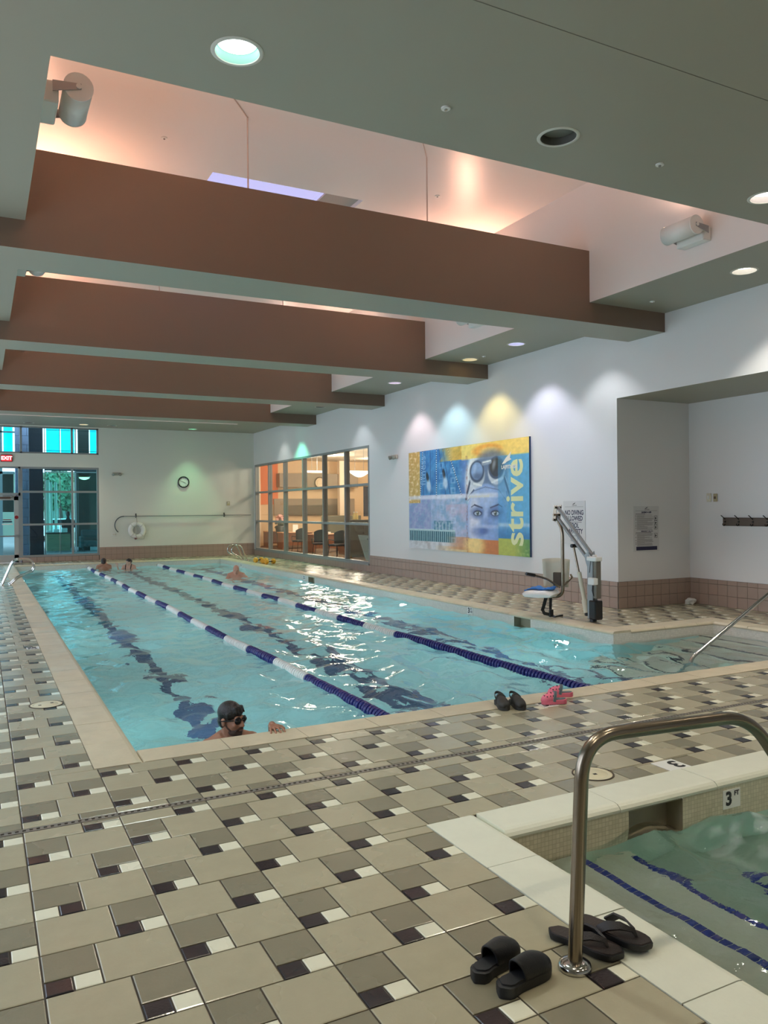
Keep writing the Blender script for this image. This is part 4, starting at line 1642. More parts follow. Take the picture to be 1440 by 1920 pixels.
    # eyes
    for (cu, cv, sg) in ((.628, .631, -1), (.763, .631, 1)):
        paint(oval(cu, cv, .055, .055, .5), (84, 106, 160), .75)
        paint(oval(cu, cv + .004, .033, .026, .25), (36, 40, 66))
        paint(oval(cu, cv + .007, .026, .018, .2), (180, 194, 216))
        paint(oval(cu + .001, cv + .004, .011, .022, .2), (84, 96, 92))
        paint(oval(cu + .001, cv + .004, .005, .010, .2), (14, 16, 24))
        paint(oval(cu - .003, cv - .003, .003, .006, .3), (250, 250, 250))
        m, t = line(cu + sg * .035, cv - .045, cu - sg * .022, cv - .072 + .05, .010)
        a = (cu - sg * .038, cv - .030); b = (cu, cv - .085); c = (cu + sg * .055, cv - .055)
        m, t = line(cu - sg * .036, cv - .044, cu + sg * .024, cv - .072, .0075); paint(m, (40, 44, 78), .85)
        m, t = line(cu + sg * .024, cv - .072, cu + sg * .050, cv - .052, .005); paint(m, (40, 44, 78), .75)
    # contour of the far cheek, nose, lips in shade
    m, t = line(.845, .45, .872, .60, .006); paint(m, (44, 96, 160), .8)
    m, t = line(.872, .60, .850, .80, .006); paint(m, (44, 96, 160), .8)
    paint(oval(.70, .50, .07, .08, .7), (196, 210, 238), .5)
    paint(oval(.690, .70, .018, .13, .6), (196, 208, 240), .6)
    paint(oval(.70, .72, .035, .05, .6), (96, 124, 186), .5)
    paint(oval(.677, .795, .035, .030, .6), (70, 92, 156), .8)
    paint(oval(.63, .80, .05, .05, .6), (84, 110, 176), .6)
    # white wash lines
    paint(rect(0, .88, .455, .495, .012) * sm(1 - U, .1, .3), (232, 232, 244), .8)
    paint(rect(.58, .86, .74, .77, .012), (214, 222, 244), .45)
    # colonnade, lower left
    paint(rect(0, .44, .80, .92), (24, 84, 104))
    cols = .5 + .5 * np.sin(U * 2 * PI / .0185)
    paint(rect(0, .44, .815, .92) * sm(cols, .55, .85), (176, 214, 218), .9)
    paint(rect(0, .44, .795, .815), (206, 226, 228), .9)
    paint(rect(.25, .42, .71, .80) * np.clip(.6 + n3, 0, 1), (36, 104, 128), .7)
    for k in range(5):
        m, t = line(.27 + .03 * k, .80, .27 + .03 * k, .73, .008); paint(m, (196, 220, 226), .8)
    paint(rect(0, .54, .92, 1.01), (214, 216, 220))
    paint(rect(0, .54, .92, 1.01) * np.clip(n2 + .2, 0, 1), (168, 160, 160), .6)
    paint(rect(.26, .54, .955, 1.01) * sm(U, .2, .5), (224, 190, 128), .8)
    # warm foot of the print
    paint(rect(.36, .56, .86, .98) * sm(U, .34, .50), (206, 140, 96), .8)
    paint(rect(.54, .79, .875, 1.01), (200, 122, 66))
    paint(oval(.60, .93, .075, .10, .5) * (V > .87), (248, 214, 140))
    paint(rect(.535, .55, .1, 1.01, .002) * np.clip(.4 + n3, 0, 1), (120, 70, 80), .5)
    # blue strip on the right, green foot
    paint(rect(.785, .885, .135, .86), (70, 156, 212), .48)
    paint(rect(.865, 1.01, .135, .86, .010), (92, 174, 220), .80)
    paint(rect(.785, 1.01, .70, .87) * sm(V, .72, .86), (44, 110, 170), .7)
    paint(rect(.785, 1.01, .855, 1.01), (178, 186, 82))
    paint(rect(.90, 1.01, .855, 1.01) * sm(U, .88, 1.0), (84, 140, 80), .8)
    paint(rect(.785, 1.01, .72, .75, .012), (204, 224, 236), .6)
    paint(rect(.92, 1.01, .93, 1.01) * np.clip(n3, 0, 1), (230, 226, 150), .6)
    # faint half-legible columns of words
    for (cu, v0, v1, s, a) in ((.32, .14, .70, 11, .22), (.425, .20, .92, 15, .34)):
        ph = (V - v0) / (v1 - v0)
        gl = ((np.sin(ph * PI * s) > -.35) & (np.abs(U - cu) < .022))
        inner = ((np.sin(ph * PI * s) > .45) & (np.abs(U - cu) < .010))
        paint((gl & ~inner) * (ph > 0) * (ph < 1), (214, 224, 240), a)
    C *= (1 + .05 * n3)[..., None]
    return np.clip(C, 0, 1)


NU, NV = 300, 240
gu, gv = np.meshgrid(np.linspace(0, 1, NU), np.linspace(0, 1, NV))
col = banner_print(gu, gv)
colL = np.where(col <= .04045, col / 12.92, ((col + .055) / 1.055) ** 2.4)
xs = np.full(gu.shape, XW - .050)
ysb = BY0 + (BY1 - BY0) * gu
zsb = BZ1 + (BZ0 - BZ1) * gv
lc = Vector(bn.location)
V = np.stack([xs - lc.x, ysb - lc.y, zsb - lc.z], -1).reshape(-1, 3)
I = np.arange(NU * NV).reshape(NV, NU)
Fq = np.stack([I[:-1, :-1], I[1:, :-1], I[1:, 1:], I[:-1, 1:]], -1).reshape(-1, 4)
me = bpy.data.meshes.new('print_sheet')
me.from_pydata(V.tolist(), [], Fq.tolist())
at = me.color_attributes.new('print', 'FLOAT_COLOR', 'POINT')
at.data.foreach_set('color', np.concatenate([colL.reshape(-1, 3), np.ones((NU * NV, 1))], 1).astype(np.float32).ravel())
me.materials.append(attrmat('banner print'))
o = bpy.data.objects.new('print_sheet', me)
COL.objects.link(o)
o.parent = bn


def BP(u, v): return Vector((XW - .0515, BY0 + (BY1 - BY0) * u, BZ1 + (BZ0 - BZ1) * v))


m_strive = mat('pale print yellow', rgb(226, 230, 178), .45)
t = text('lettering', 'strive', .84, BP(.905, .545), (0, 0, 1), (0, 1, 0), m_strive, bn, extr=.0006, bold=.014, sx=.95)
text('lettering', 'fitness', .36, BP(.150, .20), (0, 0, 1), (0, 1, 0), mat('faint print blue', rgb(124, 170, 208), .45), bn, extr=.0004, bold=.004, sx=.80)
text('lettering', 'LA|FITNESS', .105, BP(.866, .238) + Vector((-.004, 0, 0)), (0, -1, 0), (0, 0, 1), m_white, bn, extr=.0008, bold=.003, sx=1.05)
text('lettering', 'get the best out of yourself', .085, BP(.64, .480) + Vector((-.003, 0, 0)), (0, -1, 0), (0, 0, 1), m_white, bn, extr=.0008, bold=.002, sx=.85)
t = MB()
pts = [(-.035, .03), (-.008, -.02), (.012, -.045), (.032, -.075), (.022, -.02), (.034, -.005), (.0, .012), (-.012, .025)]
t.prism([BP(.85 + a, .18 + b) + Vector((-.003, 0, 0)) for a, b in pts], (-.001, 0, 0))
t.build('emblem', m_white, bn)

# ------------------------------------------------------------------ pool lift chair
def onD(px, py, depth):
    d = ray(px, py)
    return CC + d * (depth / FPX)


def LS(x, y): return (970 + x / 7.678, 930 + y / 7.68)


lift = thing('pool_lift', 'grey pool lift with white seat and blue cover beside the stair bay', 'pool lift', (8.4, 9.335, 0))
LX = 8.4
t = MB()
t.cbox(LX - .05, LX + .05, 9.29, 9.42, .03, .97, .008)
t.build('mast', m_alu, lift)
t = MB()
t.cyl((LX, 9.34, 0), (LX, 9.34, .06), .055, .05, 14)
t.build('floor_socket', m_blackp, lift, True)
MB().cbox(LX - .09, LX + .07, 9.195, 9.345, .04, .33, .015).build('battery_pack', m_blackp, lift)
t = MB().cbox(LX - .08, LX + .06, 9.19, 9.40, .93, 1.0, .012)
t.cbox(LX - .04, LX + .02, 9.26, 9.31, 1.0, 1.03, .005)
t.build('control_head', m_white, lift)
MB().cbox(LX - .055, LX + .045, 9.205, 9.275, .36, .93, .008).build('back_channel', mat('lift brown grey', rgb(108, 102, 92), .5), lift)
MB().cbox(LX - .11, LX - .02, 9.20, 9.34, .57, .68, .01).build('junction_box', m_white, lift)
t = MB()
t.tube([(LX - .06, 9.28, .57), (LX - .07, 9.28, .48), (LX - .06, 9.26, .40), (LX - .03, 9.27, .46), (LX - .04, 9.29, .33)], .008, 6)
t.build('cable', m_blackp, lift, True)
t = MB()
for dx in (-.06, .06):
    t.prism([(LX + dx, 9.36, .75), (LX + dx, 9.44, .93), (LX + dx, 9.46, 1.02), (LX + dx, 9.38, 1.08), (LX + dx, 9.33, .92)], (.008, 0, 0))
t.build('pivot_plate', m_alu, lift)
t = MB()
t.tube([(LX, 9.36, 1.03), (LX, 10.15, 1.76)], .030, 10)
o = t.build('upper_arm', m_alu, lift, True)
t = MB()
t.tube([(LX, 9.42, .93), (LX, 10.19, 1.62)], .028, 10)
o = t.build('lower_arm', m_alu, lift, True)
t = MB()
for dx in (-.045, .045):
    t.prism([(LX + dx, 10.12, 1.80), (LX + dx, 10.20, 1.80), (LX + dx, 10.24, 1.56), (LX + dx, 10.17, 1.52)], (.008, 0, 0))
for (y, z) in ((10.16, 1.76), (10.19, 1.64), (10.20, 1.56)):
    t.cyl((LX - .07, y, z), (LX + .07, y, z), .018, n=8)
t.build('head_bracket', m_steel, lift)
# actuator
t = MB()
t.tube([(LX - .03, 9.45, .12), (LX - .03, 9.50, .32)], .050, 12)
t.tube([(LX - .03, 9.50, .30), (LX - .03, 9.62, .74)], .034, 12)
t.build('actuator_body', m_offw, lift, True)
t = MB()
t.tube([(LX - .03, 9.62, .72), (LX - .03, 9.745, 1.14)], .018, 10)
t.build('actuator_rod', m_steel, lift, True)
t = MB()
t.cyl((LX - .07, 9.75, 1.15), (LX + .05, 9.75, 1.15), .03, n=10)
t.cyl((LX - .06, 9.44, .10), (LX + .03, 9.44, .10), .03, n=10)
t.build('actuator_joint', m_blackp, lift, True)
# hanger pole and seat: the chair faces the pool and a little towards the near end
fd = Vector((-.80, -.60, 0))
sd = Vector((-.60, .80, 0))
P0 = Vector((LX, 10.046, 0))
t = MB()
t.tube(fillet([(LX, 10.19, 1.60), (LX, 10.046, 1.40), (LX, 10.046, .31), tuple(P0 + sd * .28 + fd * .04 + Vector((0, 0, .31)))], .14, 8), .028, 12)
t.build('hanger_pole', m_steel, lift, True)
RS = Matrix((sd, fd, Vector((0, 0, 1)))).transposed()


def seatp(a, b, z): return P0 + sd * a + fd * b + Vector((0, 0, z))


t = MB()
prof = []
secs = []
for k, (b, zz, hw, th) in enumerate(((-.10, .40, .20, .05), (.02, .375, .25, .07), (.18, .37, .265, .075), (.34, .38, .265, .07), (.46, .375, .25, .06), (.50, .36, .22, .03))):
    loop = []
    for (u, v) in ((-1, .15), (-.8, .75), (-.4, .95), (0, .85), (.4, .95), (.8, .75), (1, .15), (.85, -.6), (0, -.8), (-.85, -.6)):
        loop.append(seatp(.30 + u * hw, b, zz + v * th))
    secs.append(loop)
t.ring(secs)
t.build('seat', m_white, lift, True)
t = MB()
rows = []
for k in range(7):
    z = .46 + k * .075
    w_ = .205 + .025 * k / 6
    rows.append([seatp(.14 + w_ * u, -.12 - .05 * (1 - u * u) + .0 * k, z + (.02 * (1 - u * u) if k == 6 else 0)) for u in np.linspace(-1, 1, 9)])
vs = [p for r in rows for p in r]
fs = [(r * 9 + c, r * 9 + c + 1, (r + 1) * 9 + c + 1, (r + 1) * 9 + c) for r in range(6) for c in range(8)]
t.add(vs, fs)
o = t.build('backrest', m_offw, lift, True)
md = o.modifiers.new('t', 'SOLIDIFY'); md.thickness = .025
t = MB()
t.cbox(-.06, .075, -.02, .02, -.12, .10, .01, R=RS)
t.v = [tuple(Vector(v) + seatp(.10, -.07, .60)) for v in t.v]
t.build('label_plate', mat('brown label', rgb(84, 72, 56), .6), lift)
# blue seat cover
t = MB()
rows = []
for r in range(9):
    b = .02 + .36 * r / 8
    rows.append([seatp(.08 + .46 * c / 10, b, .452 + .030 * math.sin(c * 1.15 + r * .5) * math.sin(r * .7 + .6) + .012 - .03 * max(0, c / 10 - .8) * 4) for c in range(11)])
vs = [p for r in rows for p in r]
fs = [(r * 11 + c, r * 11 + c + 1, (r + 1) * 11 + c + 1, (r + 1) * 11 + c) for r in range(8) for c in range(10)]
t.add(vs, fs)
o = t.build('seat_cover', mat('blue cover', rgb(44, 120, 200), .7), lift, True)
md = o.modifiers.new('t', 'SOLIDIFY'); md.thickness = .008
t = MB()
t.tube(fillet([tuple(onD(*LS(610, 1315), 12.70)), tuple(onD(*LS(430, 1195), 12.55)), tuple(onD(*LS(245, 1140), 12.45))], .05), .017, 8)
o = t.build('armrest', m_steel, lift, True)
MB().tube([onD(*LS(250, 1142), 12.45), onD(*LS(128, 1118), 12.38)], .026, 8).build('grip', m_blackp, o, True)
t = MB()
t.tube(fillet([tuple(onD(*LS(670, 1285), 12.80)), tuple(onD(*LS(790, 1170), 12.9)), tuple(onD(*LS(770, 1135), 12.7))], .03), .016, 8)
t.build('armrest', m_steel, lift, True)
# hanging safety strap
t = MB()
pa = [onD(*LS(420, 1430), 12.62), onD(*LS(385, 1560), 12.62), onD(*LS(362, 1640), 12.62), onD(*LS(390, 1690), 12.60), onD(*LS(470, 1705), 12.60)]
pb_ = [onD(*LS(482, 1430), 12.66), onD(*LS(475, 1600), 12.66), onD(*LS(487, 1722), 12.62)]


def strap(mb, pts, w):
    vs, fs = [], []
    for i, p in enumerate(pts):
        d = (pts[min(i + 1, len(pts) - 1)] - pts[max(i - 1, 0)]).normalized()
        s = d.cross(CF).normalized()
        vs += [p - s * w / 2, p + s * w / 2]
    fs = [(2 * i, 2 * i + 1, 2 * i + 3, 2 * i + 2) for i in range(len(pts) - 1)]
    mb.add(vs, fs)


strap(t, pa, .055)
strap(t, pb_, .045)
g0 = onZ(*LS(500, 1738), .008)
strap(t, [onD(*LS(487, 1715), 12.62), onZ(*LS(540, 1745), .010), onZ(*LS(600, 1728), .008), onZ(*LS(655, 1722), .008)], .035)
o = t.build('leg_strap', m_blackp, lift)
md = o.modifiers.new('t', 'SOLIDIFY'); md.thickness = .006
c = onD(*LS(487, 1690), 12.6)
MB().cbox(c.x - .035, c.x + .035, c.y - .02, c.y + .02, max(.012, c.z - .06), c.z + .06, .006).build('buckle', m_blackp, lift)

# ------------------------------------------------------------------ handrails
o = thing('spa_handrail', 'bent stainless handrail standing on a round flange beside the hot tub', 'handrail', (1.997, 2.337, 0))
RY = 2.337
pts = fillet([(1.997, RY, .01), (2.045, RY, .873), (2.98, RY, .838), (3.45, RY, .28), (3.45, RY, -.245)], .17, 10)
MB().tube(pts, .0275, 18).build('rail', m_steel, o, True)
MB().lathe([(.0, 0), (.062, 0), (.064, .006), (.060, .018), (.046, .026), (.030, .030), (.0, .030)], (1.997, RY, .001), n=28).build('flange', m_chrome, o, True)
o = thing('stair_handrail', 'slanted stainless handrail rising out of the water of the stair bay', 'handrail', (7.83, 6.98, -1.2))
pts = fillet([(10.35, 6.98, .001), (10.35, 6.98, 1.10), (7.84, 6.98, -.14), (7.83, 6.98, -1.1)], .10, 8)
MB().tube(pts, .024, 14).build('rail', m_chrome, o, True)
MB().lathe([(.0, 0), (.058, 0), (.054, .018), (.028, .026), (.0, .026)], (10.35, 6.98, .001), n=20).build('flange', m_chrome, o, True)


def ladder(x_deck, y0, sgn, label, hgt=.60, reach=.62, gap=.50):
    o = thing('pool_grab_rail', label, 'grab rail', (x_deck, y0, 0))
    for k in range(2):
        y = y0 + k * gap
        s = sgn
        pts = fillet([(x_deck, y, 0), (x_deck + s * .26, y, hgt), (x_deck + s * (reach + .12), y, hgt - .02), (x_deck + s * (reach + .18), y, hgt * .52), (x_deck + s * .34, y, .16), (x_deck + s * .18, y, .0)], .16, 8)
        r = MB().tube(pts, .022, 12).build('rail', m_chrome, o, True)
        for xx in (x_deck, x_deck + s * .18):
            MB().lathe([(.0, 0), (.045, 0), (.040, .014), (.024, .02), (.0, .02)], (xx, y, .0), n=14).build('flange', m_chrome, r, True)
    return o


ladder(.46, 21.25, 1, 'shiny looped grab rails on the left pool coping', .62, .56, .42)
ladder(8.44, 27.62, -1, 'looped grab rails at the far right corner of the pool', .56, .42, -.50)

# ------------------------------------------------------------------ drain strip, lids
o = thing('deck_drain', 'narrow grey slotted drain channel running across the tiled deck', 'drain', (0, 4.766, 0))
t = MB()
y0, y1 = DRAIN[2], DRAIN[3]
t.box(DRAIN[0], DRAIN[1], y0 + .003, y0 + .016, -.02, -.0005)
t.box(DRAIN[0], DRAIN[1], y1 - .016, y1 - .003, -.02, -.0005)
t.build('side_rail', mat('drain plastic', rgb(122, 116, 106), .4), o)
t = MB()
x = DRAIN[0]
while x < DRAIN[1]:
    t.box(x, x + .018, y0 + .014, y1 - .014, -.012, -.001)
    x += .036
g = t.build('grate_bar', mat('drain plastic', rgb(122, 116, 106), .4), o)
g['kind'] = 'stuff'
MB().box(DRAIN[0], DRAIN[1], y0 + .004, y1 - .004, -.045, -.016).build('channel', m_dark, o)

for (x, y, r), lab, hs in zip(LIDS, ('round cream skimmer lid with two finger holes beside the left coping', 'round cream skimmer lid behind the handrail beside the hot tub coping'), (((-.055, -.02), (.05, .03)), ((.0, -.02), (-.12, .0)))):
    o = thing('skimmer_lid', lab, 'lid', (x, y, 0))
    MB().lathe([(.0, .003), (r * .74, .003), (r * .76, .0015), (r * .78, .003), (r * .96, .003), (r, .0005), (r, -.004), (.0, -.004)], (x, y, .002), n=40).build('cover', mat('cream lid', rgb(214, 204, 172), .4, var=.05, vscale=12), o, True)
    MB().lathe([(r + .001, .0022), (r + .012, .0022), (r + .012, -.003), (r + .001, -.003)], (x, y, .0018), n=40, ends=False).build('collar', m_grout, o)
    for (a, b) in hs:
        if abs(a) < .1:
            MB().cbox(x + a - .013, x + a + .013, y + b - .011, y + b + .011, .002, .0065, .001).build('finger_hole', m_dark, o)

# ------------------------------------------------------------------ footwear
def shoe_sections(L, wid, n=15):
    """half widths of a foot outline along its length, heel at 0, toe at 1"""
    out = []
    for i in range(n):
        t = i / (n - 1)
        a = .36 * wid * (1 - (1 - min(t / .16, 1)) ** 2) ** .5 if t < .16 else None
        if a is None:
            if t < .40: a = wid * (.36 - .03 * math.sin((t - .16) / .24 * PI))
            elif t < .72: a = wid * (.36 + .14 * (t - .40) / .32)
            else: a = wid * .50 * max(0., 1 - ((t - .72) / .285) ** 2.3) ** .5
        out.append((t * L, max(a, .004)))
    return out


def clog(name, label, pos, ang, m_up, m_sole, m_in, L=.27, wid=.105, strap_back=None, start=.42, holes=False, vent=None, tilt=0., cuff=None, group=None):
    o = thing(name, label, 'shoe', (0, 0, 0), group)
    secs = shoe_sections(L, wid)
    sole = MB()
    out = []
    for (x, a) in secs: out.append((x, a))
    for (x, a) in reversed(secs[:-1]): out.append((x, -a))
    ring0 = [(x, y * .94, .0) for x, y in out]
    ring1 = [(x, y, .012) for x, y in out]
    ring2 = [(x, y, .034 + .006 * max(0, 1 - x / L * 2)) for x, y in out]
    ring3 = [(x * .97 + L * .015, y * .90, .036 + .006 * max(0, 1 - x / L * 2)) for x, y in out]
    sole.ring([ring0, ring1, ring2, ring3])
    sole.build('sole', m_sole, o, True)
    ins = MB()
    q = [(x * .90 + L * .05, y * .80, .036) for x, y in out]
    q2 = [(x * .90 + L * .05, y * .80, .042 + .006 * max(0, 1 - x / L * 2)) for x, y in out]
    ins.ring([q, q2])
    ins.build('insole', m_in, o, True)
    up = MB()
    rows = []
    N = 13
    for (x, a) in shoe_sections(L, wid, 25):
        t = x / L
        if t < start: continue
        k = (t - start) / (1 - start)
        h = .062 * (1 - k ** 2.2) ** .5 * (1.12 - .12 * k) + .012
        lean = -.020 * (1 - k)
        rows.append([(x + lean * math.sin(PI * j / (N - 1)) * (1 if k < .4 else 0), math.cos(PI * j / (N - 1)) * a * 1.0, .024 + h * math.sin(PI * j / (N - 1)) ** .62) for j in range(N)])
    vs = [p for r in rows for p in r]
    fs = [(r * N + c, r * N + c + 1, (r + 1) * N + c + 1, (r + 1) * N + c) for r in range(len(rows) - 1) for c in range(N - 1)]
    up.add(vs, fs)
    u = up.build('upper', m_up, o, True)
    md = u.modifiers.new('t', 'SOLIDIFY'); md.thickness = .007; md.offset = -1
    if cuff is not None:
        cf_ = MB()
        cf_.tube([Vector(p) for p in rows[0]], .008, 6)
        cf_.tube([Vector(rows[1][j]) + Vector((.004, 0, .003)) for j in range(N)], .007, 6)
        cf_.build('collar', cuff, o, True)
    if strap_back is not None:
        s = MB()
        hh = strap_back
        x0 = start * L + .01
        loops = []
        for j in range(15):
            th = PI * j / 14
            yy = math.cos(th) * wid * .44
            xx = x0 - math.sin(th) * (x0 - .006)
            zz = .075 + hh * math.sin(th)
            loops.append([(xx, yy, zz - .011), (xx * 1.0 + .004 * math.sin(th), yy * .93, zz - .011), (xx + .004 * math.sin(th), yy * .93, zz + .011), (xx, yy, zz + .011)])
        s.ring(loops)
        s.build('heel_strap', cuff or m_up, o, True)
    if holes:
        for (t_, yy) in ((.56, .86), (.56, -.86), (.68, .84), (.68, -.84), (.80, .80), (.80, -.80), (.62, .25), (.62, -.25), (.76, .0), (.88, .35), (.88, -.35)):
            k = (t_ - start) / (1 - start)
            h = .062 * (1 - k ** 2.2) ** .5 * (1.12 - .12 * k) + .012
            a = [s_[1] for s_ in secs if s_[0] / L >= t_ - .04][0]
            th = math.acos(max(-1, min(1, yy)))
            p = Vector((t_ * L, math.cos(th) * a, .024 + h * math.sin(th) ** .62))
            nn = Vector((.35 * k, math.cos(th), math.sin(th))).normalized()
            MB().lathe([(.0, -.004), (.0062, -.004), (.0062, .0012), (.0, .0012)], p, nn, 10).build('vent_hole', m_dark, o)
    o.location = pos
    o.rotation_euler = (tilt, 0, ang)
    return o


m_dgrey = mat('charcoal foam', rgb(48, 47, 44), .6, bump=.15, bscale=150)
m_pink = mat('pink foam', rgb(232, 118, 140), .5)
m_sgrey = mat('slate foam', rgb(104, 116, 122), .55)
clog('rubber_slide', 'black rubber slide partly hidden behind its mate by the handrail foot', (1.605, 2.432, .001), math.radians(21), m_black, m_black, mat('black insole', rgb(38, 38, 40), .6), L=.27, wid=.112, start=.36)
clog('rubber_slide', 'black rubber slide in front, nearest shoe to the viewer', (1.635, 2.316, .001), math.radians(15), m_black, m_black, mat('black insole', rgb(38, 38, 40), .6), L=.275, wid=.112, start=.36)
ga, gb = onZ(940, 1312, 0), onZ(966, 1309, 0)
clog('foam_clog', 'charcoal foam clog on the left of its pair at the near pool coping', (4.11, 5.83, .003), math.radians(-108), m_dgrey, m_dgrey, m_dgrey, L=.27, wid=.105, strap_back=.028, start=.40, cuff=m_dgrey)
clog('foam_clog', 'charcoal foam clog on the right of its pair at the near pool coping', (4.225, 5.775, .003), math.radians(-104), m_dgrey, m_dgrey, m_dgrey, L=.27, wid=.105, strap_back=.028, start=.40, cuff=m_dgrey)
pa_, pb2 = onZ(1070, 1320, 0), onZ(1080, 1312, 0)
clog('pink_clog', 'pink and grey foam clog lying nearer the depth number tile', (pa_.x - .02, pa_.y + .03, .004), math.radians(158), m_pink, m_pink, m_sgrey, L=.235, wid=.095, start=.46, holes=True, cuff=m_sgrey)
clog('pink_clog', 'pink and grey foam clog at the right of its pair by the water', (pb2.x + .05, pb2.y + .10, .004), math.radians(150), m_pink, m_pink, m_sgrey, L=.235, wid=.095, start=.46, holes=True, cuff=m_sgrey)


def flip_flop(label, pos, ang, tilt=(0, 0), L=.29, wid=.115):
    o = thing('flip_flop', label, 'sandal', (0, 0, 0))
    secs = shoe_sections(L, wid)
    out = [(x, a) for x, a in secs] + [(x, -a) for x, a in reversed(secs[:-1])]
    s = MB()
    s.ring([[(x * .985 + .002, y * .93, 0) for x, y in out], [(x, y, .010) for x, y in out], [(x, y, .024) for x, y in out]])
    s.build('sole', m_black, o, True)
    s = MB()
    s.ring([[(x * .96 + L * .02, y * .88, .024) for x, y in out], [(x * .955 + L * .022, y * .86, .028) for x, y in out]])
    s.build('footbed', mat('dark brown footbed', rgb(58, 48, 44), .6, bump=.3, bscale=120), o, True)
    s = MB()
    toe = Vector((L * .80, 0, .028))
    for sg in (-1, 1):
        pts = [toe + Vector((0, 0, .0)), toe + Vector((-.012, sg * .006, .026)), Vector((L * .62, sg * wid * .24, .066)), Vector((L * .48, sg * wid * .40, .058)), Vector((L * .36, sg * wid * .40, .026))]
        ws = [.005, .008, .016, .020, .018]
        loops = []
        for i, p in enumerate(pts):
            d = (pts[min(i + 1, 4)] - pts[max(i - 1, 0)]).normalized()
            side = d.cross(Vector((0, sg, 1)).normalized()).normalized()
            nn = side.cross(d).normalized()
            loops.append([p - side * ws[i] - nn * .004, p + side * ws[i] - nn * .004, p + side * ws[i] * .9 + nn * .005, p - side * ws[i] * .9 + nn * .005])
        s.ring(loops)
    s.build('thong_strap', mat('dark strap', rgb(40, 34, 34), .5, bump=.3, bscale=160), o, True)
    o.location = pos
    o.rotation_euler = (tilt[0], tilt[1], ang)
    return o


flip_flop('dark flip flop lying flat behind the handrail pole', (2.065, 2.575, .003), math.radians(-66), L=.315, wid=.12)
flip_flop('dark flip flop resting on top of its mate with the toe on the coping', (2.185, 2.55, .034), math.radians(-64), (.0, .055), L=.315, wid=.12)

# foam dumbbells at the far right coping
m_yel = mat('orange yellow foam', rgb(232, 164, 40), .6)


def dumbbell(label, c, ang, up=0., group=None):
    o = thing('foam_dumbbell', label, 'dumbbell', (0, 0, 0), group)
    t = MB()
    t.cyl((-.14, 0, .085), (.14, 0, .085), .018, n=10)
    t.build('handle', m_blackp, o, True)
    for s in (-1, 1):
        t = MB()
        t.lathe([(.02, 0), (.072, .004), (.085, .018), (.085, .085), (.072, .10), (.02, .104)], (s * .09, 0, .085), (s, 0, 0), 8)
        t.build('float_head', m_yel, o)
    o.location = c
    o.rotation_euler = (0, 0, ang)
    return o


d0 = onZ(480, 1055.2, 0)
dumbbell('yellow foam dumbbell of the pile nearest the far grab rails', (8.40, 25.75, 0), .5)
dumbbell('yellow foam dumbbell in the middle of the pile by the lounge window', (8.44, 25.25, 0), .9)
dumbbell('yellow foam dumbbell at the near end of the pile by the lounge window', (8.46, 24.75, 0), .3)

o = thing('paper_cup', 'crumpled white paper lying in the alcove corner', 'paper', (11.36, 10.10, 0))
t = MB()
rs = random.Random(3)
t.ell((11.33, 10.08, .05), (.13, .08, .05), n=9, m=6)
t.v = [(v[0] + rs.uniform(-.03, .03), v[1] + rs.uniform(-.02, .02), max(.001, v[2] + rs.uniform(-.025, .03))) for v in t.v]
t.build('sheet', m_white, o)
o.name = 'crumpled_paper'

# ------------------------------------------------------------------ lounge window (window_3) and the lounge behind it
lw = thing('window_3', None, None, (XW, LY1, LZ0))
lw['kind'] = 'structure'
ys = [30.33, 28.73, 27.02, 25.14, 23.37, 21.66, 20.02]
zs = [LZ0 + .03, 1.343, 2.475, LZ1 - .03]
for y in ys:
    MB().box(XW - .01, XW + .15, y - .033, y + .033, LZ0, LZ1).build('window_mullion', m_frame, lw)
for z in zs:
    MB().box(XW - .006, XW + .145, LY0, LY1, z - .035, z + .035).build('window_transom', m_frame, lw)
MB().box(XW - .05, XW + .16, LY0, LY1, LZ0 - .035, LZ0 + .012).build('window_sill', m_frame, lw)
for i in range(6):
    for j in range(3):
        MB().box(XW + .05, XW + .058, ys[i + 1] + .03, ys[i] - .03, zs[j] + .03, zs[j + 1] - .03).build('pane', m_clear, lw)

m_lwall = mat('lounge wall', rgb(222, 192, 152), .6)
m_ltaupe = mat('lounge taupe', rgb(150, 134, 114), .6)
m_orange = mat('lounge orange', rgb(218, 120, 62), .6)
m_wood = mat('reddish desk wood', rgb(126, 78, 52), .4, var=.15, vscale=5)
m_cloth = mat('charcoal chair fabric', rgb(48, 50, 54), .8)
LYB, LXR, LZC = 38., 21., 4.3
struct(MB().box(XW + .18, LXR, 17., LYB, -.1, -.005), 'floor_lounge', mat('lounge carpet', rgb(96, 74, 56), .9, var=.2, vscale=3))
struct(MB().box(XW + .18, LXR, 17., LYB, LZC, LZC + .1), 'ceiling_lounge', mat('lounge ceiling', rgb(232, 222, 200), .7))
lf = struct(MB().box(XW + .1, LXR, LYB, LYB + .1, -.1, LZC), 'wall_lounge_far', m_lwall)
struct(MB().box(LXR, LXR + .1, 17., LYB, -.1, LZC), 'wall_lounge_right', m_lwall)
struct(MB().box(XW + .18, LXR, 16.9, 17., -.1, LZC), 'wall_lounge_near', m_lwall)
struct(MB().box(XW, XW + .18, YF + .2, LYB + .1, -.1, LZC), 'wall_lounge_left', m_lwall)


def panel(name, m, px0, px1, py0, py1, Y, th=.1, parent=None):
    a, b = onY(px0, py0, Y), onY(px1, py1, Y)
    c = onY(px0, (py0 + py1) / 2, Y)
    z1 = onY((px0 + px1) / 2, py0, Y).z
    z0 = onY((px0 + px1) / 2, py1, Y).z
    return MB().box(a.x, b.x, Y - th, Y, z0, z1).build(name, m, parent)


